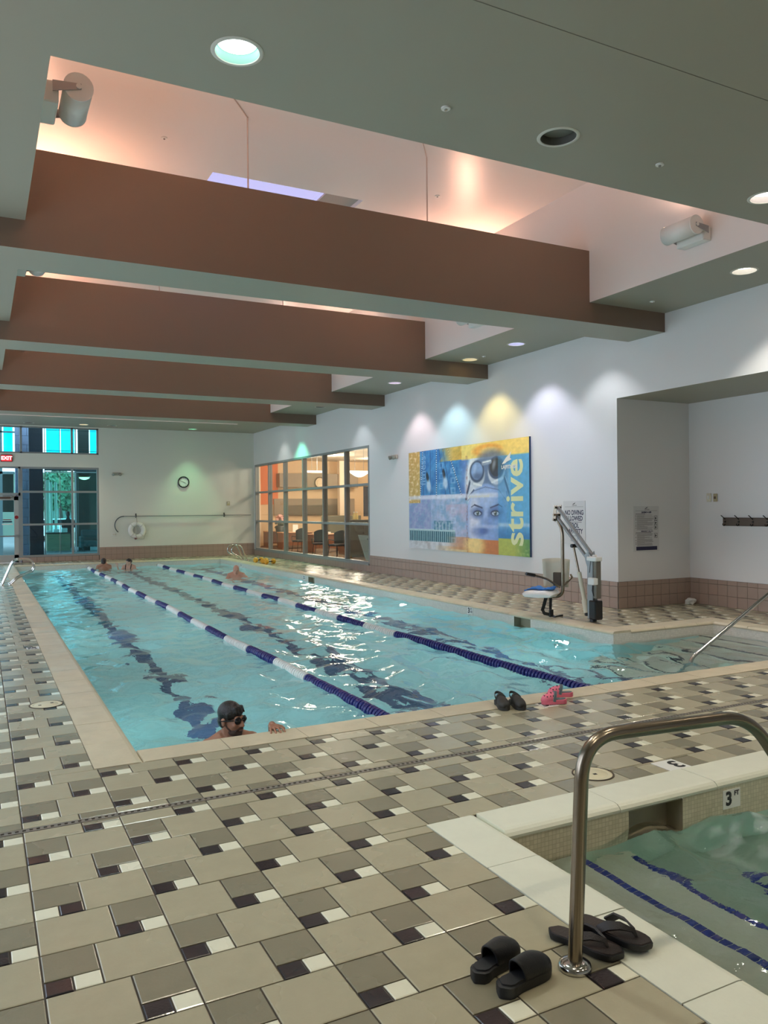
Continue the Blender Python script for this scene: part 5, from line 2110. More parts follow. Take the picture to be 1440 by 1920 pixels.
panel('paint_panel', m_orange, 487, 521, 835, 946, LYB - .01, .04, lf)
panel('bulkhead', m_ltaupe, 518, 664, 889, 914, LYB - .05, .5, lf)
panel('wall_band', m_ltaupe, 513, 664, 935, 966, LYB - .05, .06, lf)
for k in range(9):
    py = 947 + k * 2.2
    panel('slat', mat('slat taupe', rgb(126, 112, 94), .5), 540, 632, py, py + 1.0, LYB - .12, .04, lf)
panel('pilaster', mat('cream pilaster', rgb(240, 222, 196), .6), 632, 642, 850, 966, LYB - .4, .3, lf)
panel('pilaster', mat('cream pilaster', rgb(240, 222, 196), .6), 480, 486, 850, 1035, LYB - .4, .3, lf)
o = panel('wall_poster', mat('dark poster', rgb(70, 72, 80), .5, var=.7, vscale=2.2), 681, 696, 912, 968, 33.0, .03)
tag(o, 'tall dark poster with pale figure behind the right end of the lounge window', 'poster')

def desk(label, px, py_floor, w, d, group=None):
    p = onZ(px, py_floor, 0)
    o = thing('office_desk', label, 'desk', (p.x, p.y, 0), group)
    MB().cbox(p.x - w / 2, p.x + w / 2, p.y - d / 2, p.y + d / 2, .72, .76, .008).build('desktop', mat('pale desk top', rgb(206, 160, 122), .4), o)
    MB().box(p.x - w / 2 + .04, p.x + w / 2 - .04, p.y - d / 2 + .05, p.y - d / 2 + .08, .15, .72).build('modesty_panel', m_wood, o)
    for sx in (-1, 1):
        MB().box(p.x + sx * (w / 2 - .05) - .025, p.x + sx * (w / 2 - .05) + .025, p.y - d / 2 + .02, p.y + d / 2 - .02, 0, .72).build('side_panel', m_wood, o)
    return o


def office_chair(label, px, py_floor, ang, back=1.02):
    p = onZ(px, py_floor, 0)
    o = thing('lounge_chair', label, 'chair', (0, 0, 0))
    t = MB().cbox(-.25, .25, -.24, .24, .40, .48, .03)
    t.build('seat', m_cloth, o)
    t = MB()
    sec = []
    for k in range(9):
        a = math.radians(-62 + 124 * k / 8)
        h = .30 + .12 * math.cos(a * 1.3)
        sec.append([(math.sin(a) * .29, .25 * math.cos(a) - .0, .50), (math.sin(a) * .25, .20 * math.cos(a), .50), (math.sin(a) * .25, .20 * math.cos(a), .52 + h + .06), (math.sin(a) * .30, .26 * math.cos(a), .52 + h + .06)])
    t.ring(sec)
    t.build('backrest', m_cloth, o, True)
    for sx in (-1, 1):
        for sy in (-1, 1):
            MB().tube([(sx * .20, sy * .19, .42), (sx * .25, sy * .24, 0)], .014, 6).build('leg', m_blackp, o)
        MB().tube(fillet([(sx * .26, .20, .62), (sx * .29, -.16, .66), (sx * .27, -.18, .44)], .06), .016, 6).build('armrest', m_blackp, o)
    o.location = (p.x, p.y, 0)
    o.rotation_euler = (0, 0, ang)
    return o


desk('wooden desk seen behind the fourth column of lounge panes', 612, 1034, 1.5, .75)
desk('wooden desk seen behind the third column of lounge panes', 553, 1028, 1.5, .75)
desk('wooden desk behind the right end of the lounge window carrying the bright screen', 668, 1038, 1.3, .7)
desk('small wooden desk seen behind the second column of lounge panes', 517, 1024.5, 1.1, .6)
office_chair('charcoal tub chair in front of the desks behind the fifth lounge pane column', 632, 1044, math.radians(200))
office_chair('charcoal tub chair behind the fourth lounge pane column', 600, 1040.5, math.radians(170))
office_chair('charcoal chair farther back behind the third lounge pane column', 562, 1033.5, math.radians(190))


def on_desk(px, py_floor): return onZ(px, py_floor, 0)


p = onZ(668, 1038, 0)
o = thing('desk_monitor', 'flat screen with white picture on the desk behind the last lounge pane', 'monitor', (p.x, p.y, .76))
MB().cbox(p.x - .24, p.x + .20, p.y - .03, p.y + .02, .98, 1.31, .01).build('casing', m_blackp, o)
MB().box(p.x - .225, p.x + .185, p.y - .036, p.y - .03, 1.0, 1.29).build('screen', emat('screen white', (.92, .92, 1.), 1.1), o)
MB().cyl((p.x, p.y, .76), (p.x, p.y, 1.0), .03, n=10).build('stand', m_blackp, o)
MB().lathe([(.0, .761), (.12, .761), (.10, .775), (.0, .776)], (p.x, p.y, 0)).build('foot', m_blackp, o)
for px_, lab in ((553, 'white paper card standing on the desk behind the third lounge pane column'), (612, 'pale paper stack on the desk behind the fourth lounge pane column')):
    p = onZ(px_, 1028 if px_ < 600 else 1034, 0)
    o = thing('paper_card', lab, 'paper', (p.x, p.y, .76))
    if px_ < 600:
        MB().box(p.x - .10, p.x + .16, p.y - .01, p.y, .762, 1.10).build('sheet', m_white, o)
    else:
        MB().cbox(p.x - .14, p.x + .16, p.y - .12, p.y + .1, .761, .83, .005).build('sheet', m_white, o)
p = onZ(664, 1036, 0)
for k, dx in enumerate((0, .11)):
    q = onY(664 + k * 5, 974, 26.6)
    o = thing('yellow_bottle', ('left' if k == 0 else 'right') + ' one of two pale yellow bottles on the grey partition in the lounge', 'bottle', q)
    MB().lathe([(.0, 0), (.055, 0), (.058, .14), (.030, .20), (.028, .25), (.0, .25)], q, n=12).build('body', mat('yellow bottle', rgb(236, 214, 140), .4), o, True)
    MB().lathe([(.030, .25), (.030, .29), (.0, .29)], q, n=10).build('cap', m_white, o)
a, b = onY(646, 975, 26.7), onY(690, 975, 26.7)
o = thing('grey_partition', 'low grey desk partition behind the last lounge pane column', 'partition', (a.x, 26.7, 0))
MB().cbox(a.x, b.x + .4, 26.55, 26.65, 0.01, a.z, .01).build('panel', mat('partition grey', rgb(96, 96, 90), .7), o)
o2 = MB().box(a.x, b.x + .4, 26.54, 26.66, 0, .012).build('foot', m_alu, o)
a, b = onY(622, 967, 33.2), onY(632, 967, 33.2)
o = thing('grey_partition', 'grey office partition behind the fifth lounge pane column', 'partition', (a.x, 33.2, 0))
MB().cbox(a.x - .5, b.x + 1.2, 33.15, 33.25, 0.01, a.z, .01).build('panel', mat('partition olive', rgb(120, 116, 98), .7), o)
MB().box(a.x - .5, b.x + 1.2, 33.14, 33.26, 0, .012).build('foot', m_alu, o)

# leaning easel board right behind the glass
p0, p1 = onY(684, 1052, 21.2), onY(693.5, 1053, 20.6)
o = thing('easel_board', 'pale grey green board leaning behind the lower right lounge pane', 'board', (10.6, 21., 0))
qa, qb = Vector((10.25, 21.05, .02)), Vector((10.55, 20.55, .02))
qc, qd = onY(690, 1004, 20.9), onY(671, 1003, 21.55)
MB().prism([qa, qb, qc, qd], (.02, .02, 0)).build('board', mat('board grey green', rgb(164, 170, 156), .6), o)
MB().tube([qc + Vector((.0, .05, -.1)), Vector((11.2, 21.6, .0))], .015, 6).build('leg', m_alu, o)

# water cooler, flower vase, clock, lamps
p = onZ(497, 1016, 0)
o = thing('water_cooler', 'white water cooler with a blue bottle at the far end of the lounge', 'water cooler', (p.x, p.y, 0))
MB().cbox(p.x - .17, p.x + .17, p.y - .17, p.y + .17, 0, 1.05, .02).build('cabinet', m_offw, o)
t = MB().lathe([(.06, 1.05), (.15, 1.16), (.16, 1.30), (.15, 1.34), (.16, 1.38), (.155, 1.52), (.05, 1.56), (.0, 1.56)], (p.x, p.y, 0), n=18)
t.build('bottle', mat('blue bottle', rgb(120, 160, 196), .15), o, True)
MB().box(p.x - .06, p.x + .06, p.y - .20, p.y - .16, .86, .94).build('tap', m_blackp, o)
p = onZ(526, 1026, 0)
o = thing('flower_vase', 'tall dark vase with pink and white flowers behind the second lounge pane column', 'vase', (p.x, p.y, 0))
MB().lathe([(.0, 0), (.20, 0), (.16, .10), (.19, .55), (.24, .95), (.20, 1.02), (.0, 1.02)], (p.x, p.y, 0), n=18).build('vase', mat('dark teal vase', rgb(54, 62, 60), .4), o, True)
t = MB()
rs = random.Random(12)
for k in range(26):
    a, r, z = rs.uniform(0, 6.3), rs.uniform(0, .26), rs.uniform(1.02, 1.42)
    t.tube([(p.x, p.y, .95), (p.x + r * math.cos(a), p.y + r * math.sin(a), z)], .012, 5)
    t.ell((p.x + r * math.cos(a) * 1.05, p.y + r * math.sin(a), z - .08), (.07, .02, .05), n=6, m=4)
t.build('foliage', mat('dark leaf', rgb(62, 66, 48), .6), o)
t = MB()
for k in range(22):
    a, r, z = rs.uniform(0, 6.3), rs.uniform(.02, .26), rs.uniform(1.28, 1.55)
    t.ell((p.x + .10 + r * math.cos(a), p.y + r * math.sin(a), z), rs.uniform(.05, .085), n=7, m=5)
t.build('blossoms', mat('pink blossom', rgb(226, 178, 170), .6, var=.25, vscale=6), o, True)
q = onY(600, 905, LYB - .6)
o = thing('lounge_clock', 'large ring shaped clock on the lounge bulkhead behind the glass', 'clock', q)
MB().torus(q, .27, .03, (0, 1, 0), 32, 8).build('rim', mat('clock bronze', rgb(104, 86, 66), .5), o, True)
MB().lathe([(.26, 0), (.26, .02), (.0, .02)], q, (0, -1, 0), 28).build('dial', mat('clock dial cream', rgb(216, 196, 164), .6), o)
MB().tube([(q.x, q.y, q.z + .27), (q.x, q.y + .55, q.z + .27)], .01, 6).build('hanger', m_steel, o)
m_strip = emat('lounge strip lamp', (1., .92, .78), 1.7)
for (a, b, py, Y, lab) in ((575, 604, 888, 33., 'bright linear lamp hanging in the lounge behind the fourth pane column'), (655, 692, 889, 29., 'bright curved lamp hanging in the lounge behind the last pane column')):
    p, q = onY(a, py, Y), onY(b, py - (b - a) * .02, Y)
    o = thing('pendant_lamp', lab, 'lamp', ((p.x + q.x) / 2, Y, LZC))
    t = MB()
    secs = []
    for k in range(13):
        u = k / 12
        x = p.x + (q.x - p.x) * u
        dip = .22 * math.sin(PI * u) if a > 640 else .03
        z = (p.z + q.z) / 2 + .1
        secs.append([(x, Y - .10, z), (x, Y, z - dip * .9 - .04), (x, Y + .10, z), (x, Y, z + .03)])
    t.ring(secs)
    t.build('diffuser', m_strip, o)
    for x in (p.x + .25, q.x - .25):
        MB().tube([(x, Y, (p.z + q.z) / 2 + .1), (x, Y, LZC)], .008, 5).build('cord', m_alu, o)
    lamp('lamp', 'POINT', ((p.x + q.x) / 2, Y, p.z - .45), P_LOUNGE * 12, (1., .87, .70), size=.3, parent=o)
for (x, y) in ((12.2, 23.5), (12.5, 28.), (14.5, 33.5), (17.5, 35.), (16.5, 27.)):  # hidden flush lamps added to light the lounge
    o = thing('lounge_fill_lamp', 'added flush ceiling lamp in the lounge above the window head', 'lamp', (x, y, LZC), 'added flush lamps in the lounge')
    MB().box(x - .3, x + .3, y - .3, y + .3, LZC - .03, LZC).build('diffuser', m_strip, o)
    MB().box(x - .32, x + .32, y - .32, y + .32, LZC - .012, LZC - .001).build('frame', m_white, o)
    lamp('lamp', 'POINT', (x, y, LZC - .35), P_LOUNGE * 9, (1., .87, .70), size=.25, parent=o)

# ------------------------------------------------------------------ outside the far windows
struct(MB().box(-14, 9.5, YF + .22, 75, -.25, -.05), 'ground_outside', mat('asphalt', rgb(110, 112, 116), .9, var=.2, vscale=1.5))
# block pier beside the door
pier = thing('block_pier', 'violet grey concrete block pier outside the far glass front', 'pier', (1.3, 31.6, -.05))
x0, x1 = onY(29, 900, 31.6).x, onY(54.5, 900, 31.6).x
z = -.05
r = 0
MB().box(x0 + .006, x1 - .006, 31.608, 32.194, -.05, 5.6).build('mortar', mat('pier mortar', rgb(112, 108, 124), .9), pier)
while z < 5.5:
    xs_ = [x0, (x0 + x1) / 2, x1] if r % 2 else [x0, x0 + (x1 - x0) * .3, x0 + (x1 - x0) * .85, x1]
    for k in range(len(xs_) - 1):
        MB().cbox(xs_[k] + .005, xs_[k + 1] - .005, 31.6, 32.2, z + .005, min(z + .33, 5.6) - .005, .006).build('block', mat('violet block', rgb(150, 142, 172), .85, var=.1, vscale=5, bump=.4, bscale=50), pier)
    z += .33
    r += 1
x0, x1 = onY(54.5, 900, 32.6).x, onY(81, 900, 32.6).x
o = thing('dark_column', 'dark square column outside beside the violet block pier', 'column', (x0, 32.6, -.05))
MB().cbox(x0, x1, 32.6, 33.3, -.05, 5.8, .01).build('shaft', mat('dark column paint', rgb(52, 50, 62), .6), o)
MB().cbox(x0 - .02, x1 + .02, 32.58, 33.32, -.05, .14, .01).build('plinth', mat('dark column plinth', rgb(44, 42, 52), .6), o)

struct(MB().box(-14, 9.5, YF + .22, 37.8, 6.05, 6.25), 'roof_slab_added', mat('added slab underside', rgb(96, 100, 106), .8))  # unseen slab added to keep sky light off the ground outside
struct(MB().box(-6, 9.5, 37.4, 46, 4.25, 4.35), 'ceiling_across_added', mat('interior dark green grey', rgb(60, 72, 66), .8))  # unseen slab added to darken the interior across

# opposite storefront: frame bars, teal upper panes, clear lower panes
sfY = 37.
sf_ = thing('opposite_storefront', 'glazed storefront of the building across with bright teal upper panes', 'storefront', (onY(84, 1043, sfY).x, sfY, -.05))


def obar(pxa, pxb, pya, pyb, m=None, name='frame_bar', Y=None, th=.12):
    Yq = Y or sfY
    a, b = onY(pxa, pya, Yq), onY(pxb, pyb, Yq)
    return MB().box(a.x, b.x, Yq - th, Yq, min(a.z, b.z), max(a.z, b.z)).build(name, m or m_white_f, sf_)


m_white_f = mat('pale storefront frame', rgb(150, 168, 176), .4, .2)
m_dk_f = mat('dark storefront frame', rgb(30, 62, 70), .4, .3)
for a, b, m in ((82, 86, m_dk_f), (111.5, 113.5, m_dk_f), (139.5, 144, m_white_f), (184, 188, m_white_f)):
    obar(a, b, 780, 1050, m)
for pya, pyb, m in ((806, 810, m_dk_f), (845, 847, m_dk_f), (852, 884, mat('spandrel', rgb(62, 74, 84), .6)), (884, 887, m_white_f), (1037, 1050, m_white_f)):
    obar(84, 188, pya, pyb, m)
for a, b in ((86, 111.5), (113.5, 139.5), (168, 184)):
    obar(a, b, 790, 852, m_teal2, 'pane', th=.02)
for a, b in ((86, 111.5), (113.5, 139.5), (144, 184)):
    obar(a, b, 887, 1037, m_tealw, 'pane', th=.02)
obar(145, 168, 806, 1040, mat('dark storefront pier', rgb(38, 46, 44), .7), 'pier', 39.6, .2)
obar(-4, 6, 790, 1045, m_white_f, 'frame_bar')
obar(6, 24, 790, 852, m_teal2, 'pane', th=.02)
obar(-6, 27, 808, 812, m_white_f)
obar(-6, 27, 884, 889, m_white_f)
obar(4, 26, 889, 960, mat('dim room behind', rgb(60, 70, 66), .7), 'back_panel', 37.4, .05)
# inside that building: hanging lamp, counter, papers, seat
q = onY(158, 897, 39.0)
o = thing('dome_lamp', 'glowing dome lamp hanging inside the building across', 'lamp', (q.x, q.y, q.z + .3))
MB().lathe([(.0, -.07), (.10, -.055), (.22, .0), (.24, .05), (.0, .05)], q, n=18).build('shade', emat('dome glow', (1., .85, .55), 2.6), o, True)
MB().lathe([(.26, .05), (.28, .09), (.20, .16), (.0, .17)], q, n=18).build('canopy', mat('copper canopy', rgb(130, 84, 60), .4, .5), o, True)
MB().tube([(q.x, q.y, q.z + .15), (q.x, q.y + .06, q.z + .34), (q.x, 39.42, q.z + .36)], .016, 6).build('bracket', m_blackp, o)
a, b = onY(88, 1001, 40.), onY(132, 1001, 40.)
o = thing('reception_counter', 'beige counter inside the building across', 'counter', (a.x, 40., -.05))
MB().box(a.x, b.x, 40., 40.7, -.05, a.z).build('body', mat('counter beige', rgb(150, 140, 112), .6), o)
MB().cbox(a.x - .05, b.x + .05, 39.95, 40.75, a.z, a.z + .05, .01).build('top', mat('dark counter top', rgb(50, 48, 46), .4), o)
z = a.z + .051
for k, px in enumerate((93, 106, 121)):
    q = onY(px, 990, 40.2)
    o = thing('paper_pile', ('leftmost', 'middle', 'rightmost')[k] + ' white paper pile on the counter across', 'paper', (q.x, 40.3, z))
    MB().cbox(q.x - .12, q.x + .12, 40.1, 40.45, z, z + .10 + .05 * k, .01).build('sheets', m_white, o)
q = onY(128, 985, 40.9)
o = thing('person', 'person in dark clothes seated behind the counter in the building across', 'person', (q.x, 40.95, -.05))
t = MB()
hz = onY(125, 964, 40.95).z
t.ell((q.x, 40.95, hz), (.10, .12, .14))
t.caps((q.x, 40.95, hz - .1), (q.x, 40.95, hz - .25), .06, .07)
t.ell((q.x, 40.95, hz - .55), (.24, .15, .36))
for s in (-1, 1):
    t.caps((q.x + s * .24, 40.95, hz - .32), (q.x + s * .28, 40.8, hz - .62), .06, .05)
    t.caps((q.x + s * .28, 40.8, hz - .62), (q.x + s * .12, 40.62, hz - .66), .048, .04)
    t.caps((q.x + s * .11, 40.95, hz - .85), (q.x + s * .13, 41.1, hz - .92), .09, .08)
    t.caps((q.x + s * .13, 41.15, hz - .92), (q.x + s * .13, 41.2, .05), .07, .05)
remesh_object(t, 'body', mat('dark clothes', rgb(34, 34, 40), .8), o, .03)
MB().ell((q.x, 40.97, hz + .02), (.112, .128, .135)).build('hair', m_hair, o, True)
bw = onY(170, 1000, 38.6)
o = thing('teal_armchair', 'teal upholstered armchair inside the building across', 'armchair', (bw.x, 38.6, -.05))
m_ta = mat('teal upholstery', rgb(38, 78, 84), .8)
MB().cbox(bw.x - .35, bw.x + .35, 38.3, 38.95, .18, .45, .04).build('seat', m_ta, o)
MB().cbox(bw.x - .38, bw.x + .38, 38.90, 39.06, .30, .95, .05).build('backrest', m_ta, o)
for s in (-1, 1):
    MB().cbox(bw.x + s * .40 - .07, bw.x + s * .40 + .07, 38.3, 39.0, .12, .66, .03).build('armrest', m_ta, o)
    for yy in (38.36, 38.9):
        MB().cyl((bw.x + s * .33, yy, -.05), (bw.x + s * .33, yy, .2), .02, n=8).build('leg', m_blackp, o)
struct(MB().box(onY(140, 900, 44).x, onY(192, 900, 44).x, 44, 44.15, -.05, 4.2), 'wall_across', mat('interior dark green grey', rgb(60, 72, 66), .8))
struct(MB().box(-12, 24, 69, 69.3, -.05, 5.0), 'wall_beyond', mat('grey green backdrop wall', rgb(112, 130, 118), .9, var=.25, vscale=.6))
# posts and parked cars beyond
for px, k in ((88.5, 0), (96, 1), (105, 2), (137, 3)):
    p = onY(px, 970, 46 if k else 43)
    o = thing('awning_post', ('thick', 'first slim', 'second slim', 'rightmost pale')[k] + ' pale post standing outside behind the building across', 'post', (p.x, p.y, -.05))
    MB().cyl((p.x, p.y, -.05), (p.x, p.y, 3.4), .12 if k == 0 else .07, n=12).build('shaft', mat('pale post', rgb(214, 226, 206), .6), o, True)
    MB().cbox(p.x - .125, p.x + .125, p.y - .125, p.y + .125, -.05, .10, .01).build('base', mat('pale post', rgb(214, 226, 206), .6), o)


def car(label, px, Y, m):
    p = onY(px, 966, Y)
    x = p.x
    o = thing('car', label, 'car', (x, Y, -.05))
    body = MB()
    prof = [(-2.1, .35), (-2.15, .75), (-1.3, .92), (-.75, 1.40), (.75, 1.43), (1.45, .98), (2.1, .90), (2.15, .40)]
    loops = []
    for yy, k in ((-.86, .96), (-.80, 1.), (.80, 1.), (.86, .96)):
        loops.append([(x + a, Y + yy * (.86 if z > 1.2 else 1), -.05 + .3 + (z - .3) * k) for a, z in prof])
    body.ring(loops)
    body.build('body', m, o)
    g = MB()
    for yy in (-.79, .79):
        g.prism([(x - 1.0, Y + yy * 1.0, .95), (x - .66, Y + yy * .93, 1.30), (x + .68, Y + yy * .93, 1.32), (x + 1.2, Y + yy, .98)], (0, math.copysign(.05, yy), 0))
    g.build('side_window', mat('car glass', rgb(30, 44, 48), .1), o)
    for a in (-1.35, 1.35):
        for yy in (-.82, .82):
            w_ = MB().lathe([(.0, -.10), (.26, -.10), (.31, -.06), (.31, .06), (.26, .10), (.0, .10)], (x + a, Y + yy, .27), (0, 1, 0), 20)
            w_.build('wheel', m_blackp, o)
    return o


car('pale car parked outside seen through the far storefront', 100, 54., mat('pale car paint', rgb(206, 222, 224), .25))
car('teal grey car parked at the right of the pale car', 124, 56., mat('teal grey car paint', rgb(120, 150, 156), .25))
rs = random.Random(9)
for k, (px, hgt, lab) in enumerate(((90, 5.2, 'bushy tree beyond the cars at the left'), (112, 6.0, 'tall tree beyond the cars'), (134, 5.0, 'dark tree beyond the cars at the right'))):
    ty = (58., 61.5, 65.)[k]
    p = onY(px, 950, ty)
    o = thing('tree', lab, 'tree', (p.x, ty, -.05))
    MB().tube([(p.x, ty, -.05), (p.x + .1, ty, 1.5), (p.x, ty + .1, 2.6)], [.18, .13, .08], 8).build('trunk', mat('bark', rgb(80, 66, 54), .9), o, True)
    t = MB()
    for j in range(420):
        a, b, rr = rs.uniform(0, 6.3), rs.uniform(-1, 1), rs.uniform(.5, 1) ** .5 * 1.15
        c = Vector((p.x + rr * math.cos(a) * math.sqrt(1 - b * b), ty + rr * math.sin(a) * math.sqrt(1 - b * b), hgt * .6 + rr * b * 1.1))
        d = Vector((rs.uniform(-1, 1), rs.uniform(-1, 1), rs.uniform(-1, 1))).normalized()
        e = d.orthogonal().normalized()
        t.add([c - d * .28, c + e * .13, c + d * .28, c - e * .13], [(0, 1, 2, 3)])
    f = t.build('foliage', mat('tree leaf', rgb(84, 116, 84), .7, var=.3, vscale=2), o)
    f['kind'] = 'stuff'

# ------------------------------------------------------------------ people
def frame(face):
    F = Vector(face).normalized()
    Rr = F.cross(Vector((0, 0, 1))).normalized()
    return Rr, F, Rr.cross(F).normalized()


def head_parts(mb, c, face, k=1., jaw=1.):
    Rr, F, U = frame(face)
    R = Matrix((Rr, F, U)).transposed()
    c = Vector(c)

    def P(r, f, u): return c + (Rr * r + F * f + U * u) * k

    def E(r, f, u, a, b, d, n=16, m=12): mb.ell(P(r, f, u), (a * k, b * k, d * k), R, n, m)

    E(0, -.012, .036, .074, .094, .083)
    E(0, .022, -.025, .063, .074, .088)
    E(0, .036, -.076, .049 * jaw, .052, .040)
    E(0, .074, -.097, .020, .018, .018)
    mb.caps(P(0, .090, .010), P(0, .112, -.030), .010 * k, .014 * k)
    for s in (-1, 1):
        E(s * .011, .100, -.034, .010, .012, .009, 8, 6)
        E(s * .030, .082, .024, .024, .014, .010, 8, 6)
        E(s * .030, .080, .004, .015, .012, .011, 8, 6)
        E(s * .040, .066, -.030, .020, .020, .022, 8, 6)
        E(s * .076, -.010, -.012, .010, .020, .033, 8, 6)
        E(s * .080, -.012, .002, .008, .018, .016, 8, 6)
    E(0, .088, -.058, .024, .012, .006, 10, 6)
    E(0, .086, -.069, .020, .012, .007, 10, 6)
    return P, R


def hand(mb, w, d, up, k=1., curl=.5, sgn=1):
    """palm and five separate fingers from wrist w, pointing along d, back of the hand along up"""
    d = Vector(d).normalized()
    up = (Vector(up) - d * Vector(up).dot(d)).normalized()
    s = d.cross(up) * sgn
    w = Vector(w)
    for q in (-.025, -.008, .010, .027):
        mb.caps(w + s * q * .7 * k + d * .01, w + d * .078 * k + s * q * k, .014 * k, .0125 * k, 8)
    for q, L in ((-.041, .066), (-.014, .080), (.013, .076), (.039, .060)):
        p = w + d * .082 * k + s * q * k
        a = 0
        for seg in (.45, .32, .23):
            dirv = (d * math.cos(a) - up * math.sin(a)).normalized()
            e = p + (dirv + s * q * 4.5) * L * seg * k
            mb.caps(p, e, .0088 * k, .0080 * k, 8)
            p = e
            a += curl
    p = w + d * .022 * k - s * .030 * k
    e = p + (d * .6 - s * .75 - up * .1) * .042 * k
    mb.caps(p, e, .0115 * k, .0100 * k, 8)
    mb.caps(e, e + (d * .9 - s * .3 - up * .3) * .030 * k, .0096 * k, .0082 * k, 8)


def figure(name, label, skin, head_c, face, torso, voxel, arms, knees, floor_z=PD, k=1., lean=(0, 0, 0), hands=True, shrug=0.):
    """one continuous body: head, neck, trunk, arms and legs fused; arms = ((elbow, wrist, hand dir, palm up), ...) for both sides"""
    head_c = Vector(head_c)
    Tr, Tf, Tu = frame(torso)
    o = thing(name, label, 'person', (head_c.x, head_c.y, floor_z))
    mb = MB()
    P, R = head_parts(mb, head_c, face, k)
    neck = head_c + Vector((0, 0, -.195 * k + shrug)) - Tf * .035 * k + Vector(lean) * .3
    mb.caps(P(0, -.020, -.06), neck, .054 * k, .064 * k, 12)
    sh = {}
    for s in (-1, 1):
        sh[s] = neck + Tr * (s * .175 * k) + Vector((0, 0, -.045 * k))
        mb.caps(neck + Vector((0, 0, .0)), sh[s] + Vector((0, 0, .012)), .058 * k, .062 * k, 12)
        mb.caps(neck + Tr * s * .03 + Vector((0, 0, .035)) - Tf * .02, sh[s] - Tr * s * .03 + Vector((0, 0, .03)), .050 * k, .050 * k, 12)
        mb.caps(neck + Tr * s * .06 + Vector((0, 0, -.10 * k)) + Tf * .03, sh[s] + Vector((0, 0, -.05)), .085 * k, .066 * k, 12)
    chest = neck + Vector((0, 0, -.20 * k)) + Vector(lean)
    RT = Matrix((Tr, Tf, Tu)).transposed()
    mb.ell(chest, (.172 * k, .118 * k, .20 * k), RT, 16, 12)
    for s in (-1, 1): mb.ell(chest + Tr * s * .075 + Tf * .075 + Vector((0, 0, .035)), (.075, .045, .058), RT, 12, 8)
    waist = chest + Vector((0, 0, -.24 * k)) + Vector(lean) * .6
    mb.ell(waist, (.155 * k, .115 * k, .17 * k), RT, 16, 12)
    hip = waist + Vector((0, 0, -.15 * k))
    mb.ell(hip, (.165 * k, .12 * k, .12 * k), RT, 16, 12)
    for s, (el, wr, hd, hu) in zip((-1, 1), arms):
        el, wr = Vector(el), Vector(wr)
        mb.caps(sh[s], el, .056 * k, .043 * k, 12)
        mb.caps(el, wr, .043 * k, .027 * k, 12)
        if hands: hand(mb, wr, hd, hu, 1.0 * k, .35, s)
        else: mb.ell(wr + Vector(hd).normalized() * .07, (.045, .045, .03))
    for s in (-1, 1):
        hp = hip + Tr * (s * .09 * k) + Vector((0, 0, -.05))
        kn = Vector((hp.x, hp.y, floor_z + .42 * k)) + Tf * knees + Tr * s * .03
        if hp.z - kn.z < .1: kn.z = hp.z - .02
        an = Vector((hp.x, hp.y, floor_z + .075)) + Tr * s * .03 - Tf * .02
        mb.caps(hp, kn, .083 * k, .056 * k, 12)
        mb.caps(kn, an, .055 * k, .036 * k, 12)
        mb.caps(an + Vector((0, 0, -.035)) - Tf * .04, an + Vector((0, 0, -.045)) + Tf * .15, .036, .028, 10)
    body = remesh_object(mb, 'body', skin, o, voxel, 3)
    return o, P, R, neck, sh, Tr, Tf


def hair_cap(o, P, R, k, m, voxel, low=-.01, fringe=(), dome=1.0, name='hair'):
    h = MB()
    h.ell(P(0, -.016, .046), (.082 * k, .101 * k, .082 * k * dome), R, 18, 14)
    h.ell(P(0, -.050, low), (.074 * k, .062 * k, .070 * k), R, 16, 12)
    for (a, b, ra, rb) in fringe: h.caps(P(*a), P(*b), ra * k, rb * k, 8)
    return remesh_object(h, name, m, o, voxel, 2)


# --- the man at the near wall: turned to the right of the picture, one hand on the coping
K = 1.10
hc = Vector((1.800, 6.26, .062))
face = Vector((.52, -.85, -.03))
man, P, R, neck, sh, Tr, Tf = figure('swimmer', 'man with wet black hair and dark goggles resting at the near pool edge', m_skin, hc, face, (.12, -1, 0), .0054,
    (((1.50, 6.42, -.42), (1.62, 6.16, -.52), (.5, -.8, 0), (0, 0, 1)),
     ((2.150, 6.24, -.235), (2.070, 6.045, .030), (-.02, -1., -.06), (0, 0, 1))), .18, k=K, shrug=.045)
fr = [((-.050, .050, .088), (-.046, .082, .058), .016, .006), ((-.028, .062, .092), (-.016, .092, .056), .016, .006), ((.004, .064, .094), (.016, .094, .052), .014, .005),
      ((.032, .060, .090), (.040, .084, .058), .016, .006), ((-.068, .025, .050), (-.074, .028, .005), .014, .007), ((.068, .025, .050), (.074, .028, .005), .014, .007)]
hair_cap(man, P, R, K, m_hair, .006, fringe=fr, dome=1.06)
b = MB()
b.ell(P(0, .038, -.080), (.0535 * K, .056 * K, .042 * K), R, 16, 12)
b.ell(P(0, .076, -.098), (.026 * K, .023 * K, .024 * K), R, 12, 8)
for s in (-1, 1):
    b.caps(P(s * .044, .034, -.066), P(s * .062, .006, -.040), .015 * K, .008 * K, 8)
    b.caps(P(s * .004, .101, -.048), P(s * .030, .084, -.062), .0085 * K, .008 * K, 8)
remesh_object(b, 'beard', m_beard, man, .005, 2)
b = MB()
b.ell(P(0, .098, -.060), (.020 * K, .010 * K, .0045 * K), R, 10, 6)
b.ell(P(0, .097, -.068), (.017 * K, .010 * K, .0045 * K), R, 10, 6)
b.build('lips', mat('dusky lips', rgb(132, 84, 74), .5), man, True)
g = MB()
for s in (-1, 1):
    g.ell(P(s * .033, .094, .008), (.027 * K, .014 * K, .019 * K), R, 14, 10)
gl = g.build('goggle_lens', mat('smoky lens', rgb(14, 14, 18), .06), man, True)
g = MB()
g.caps(P(-.010, .105, .012), P(.010, .105, .012), .005 * K, .005 * K, 8)
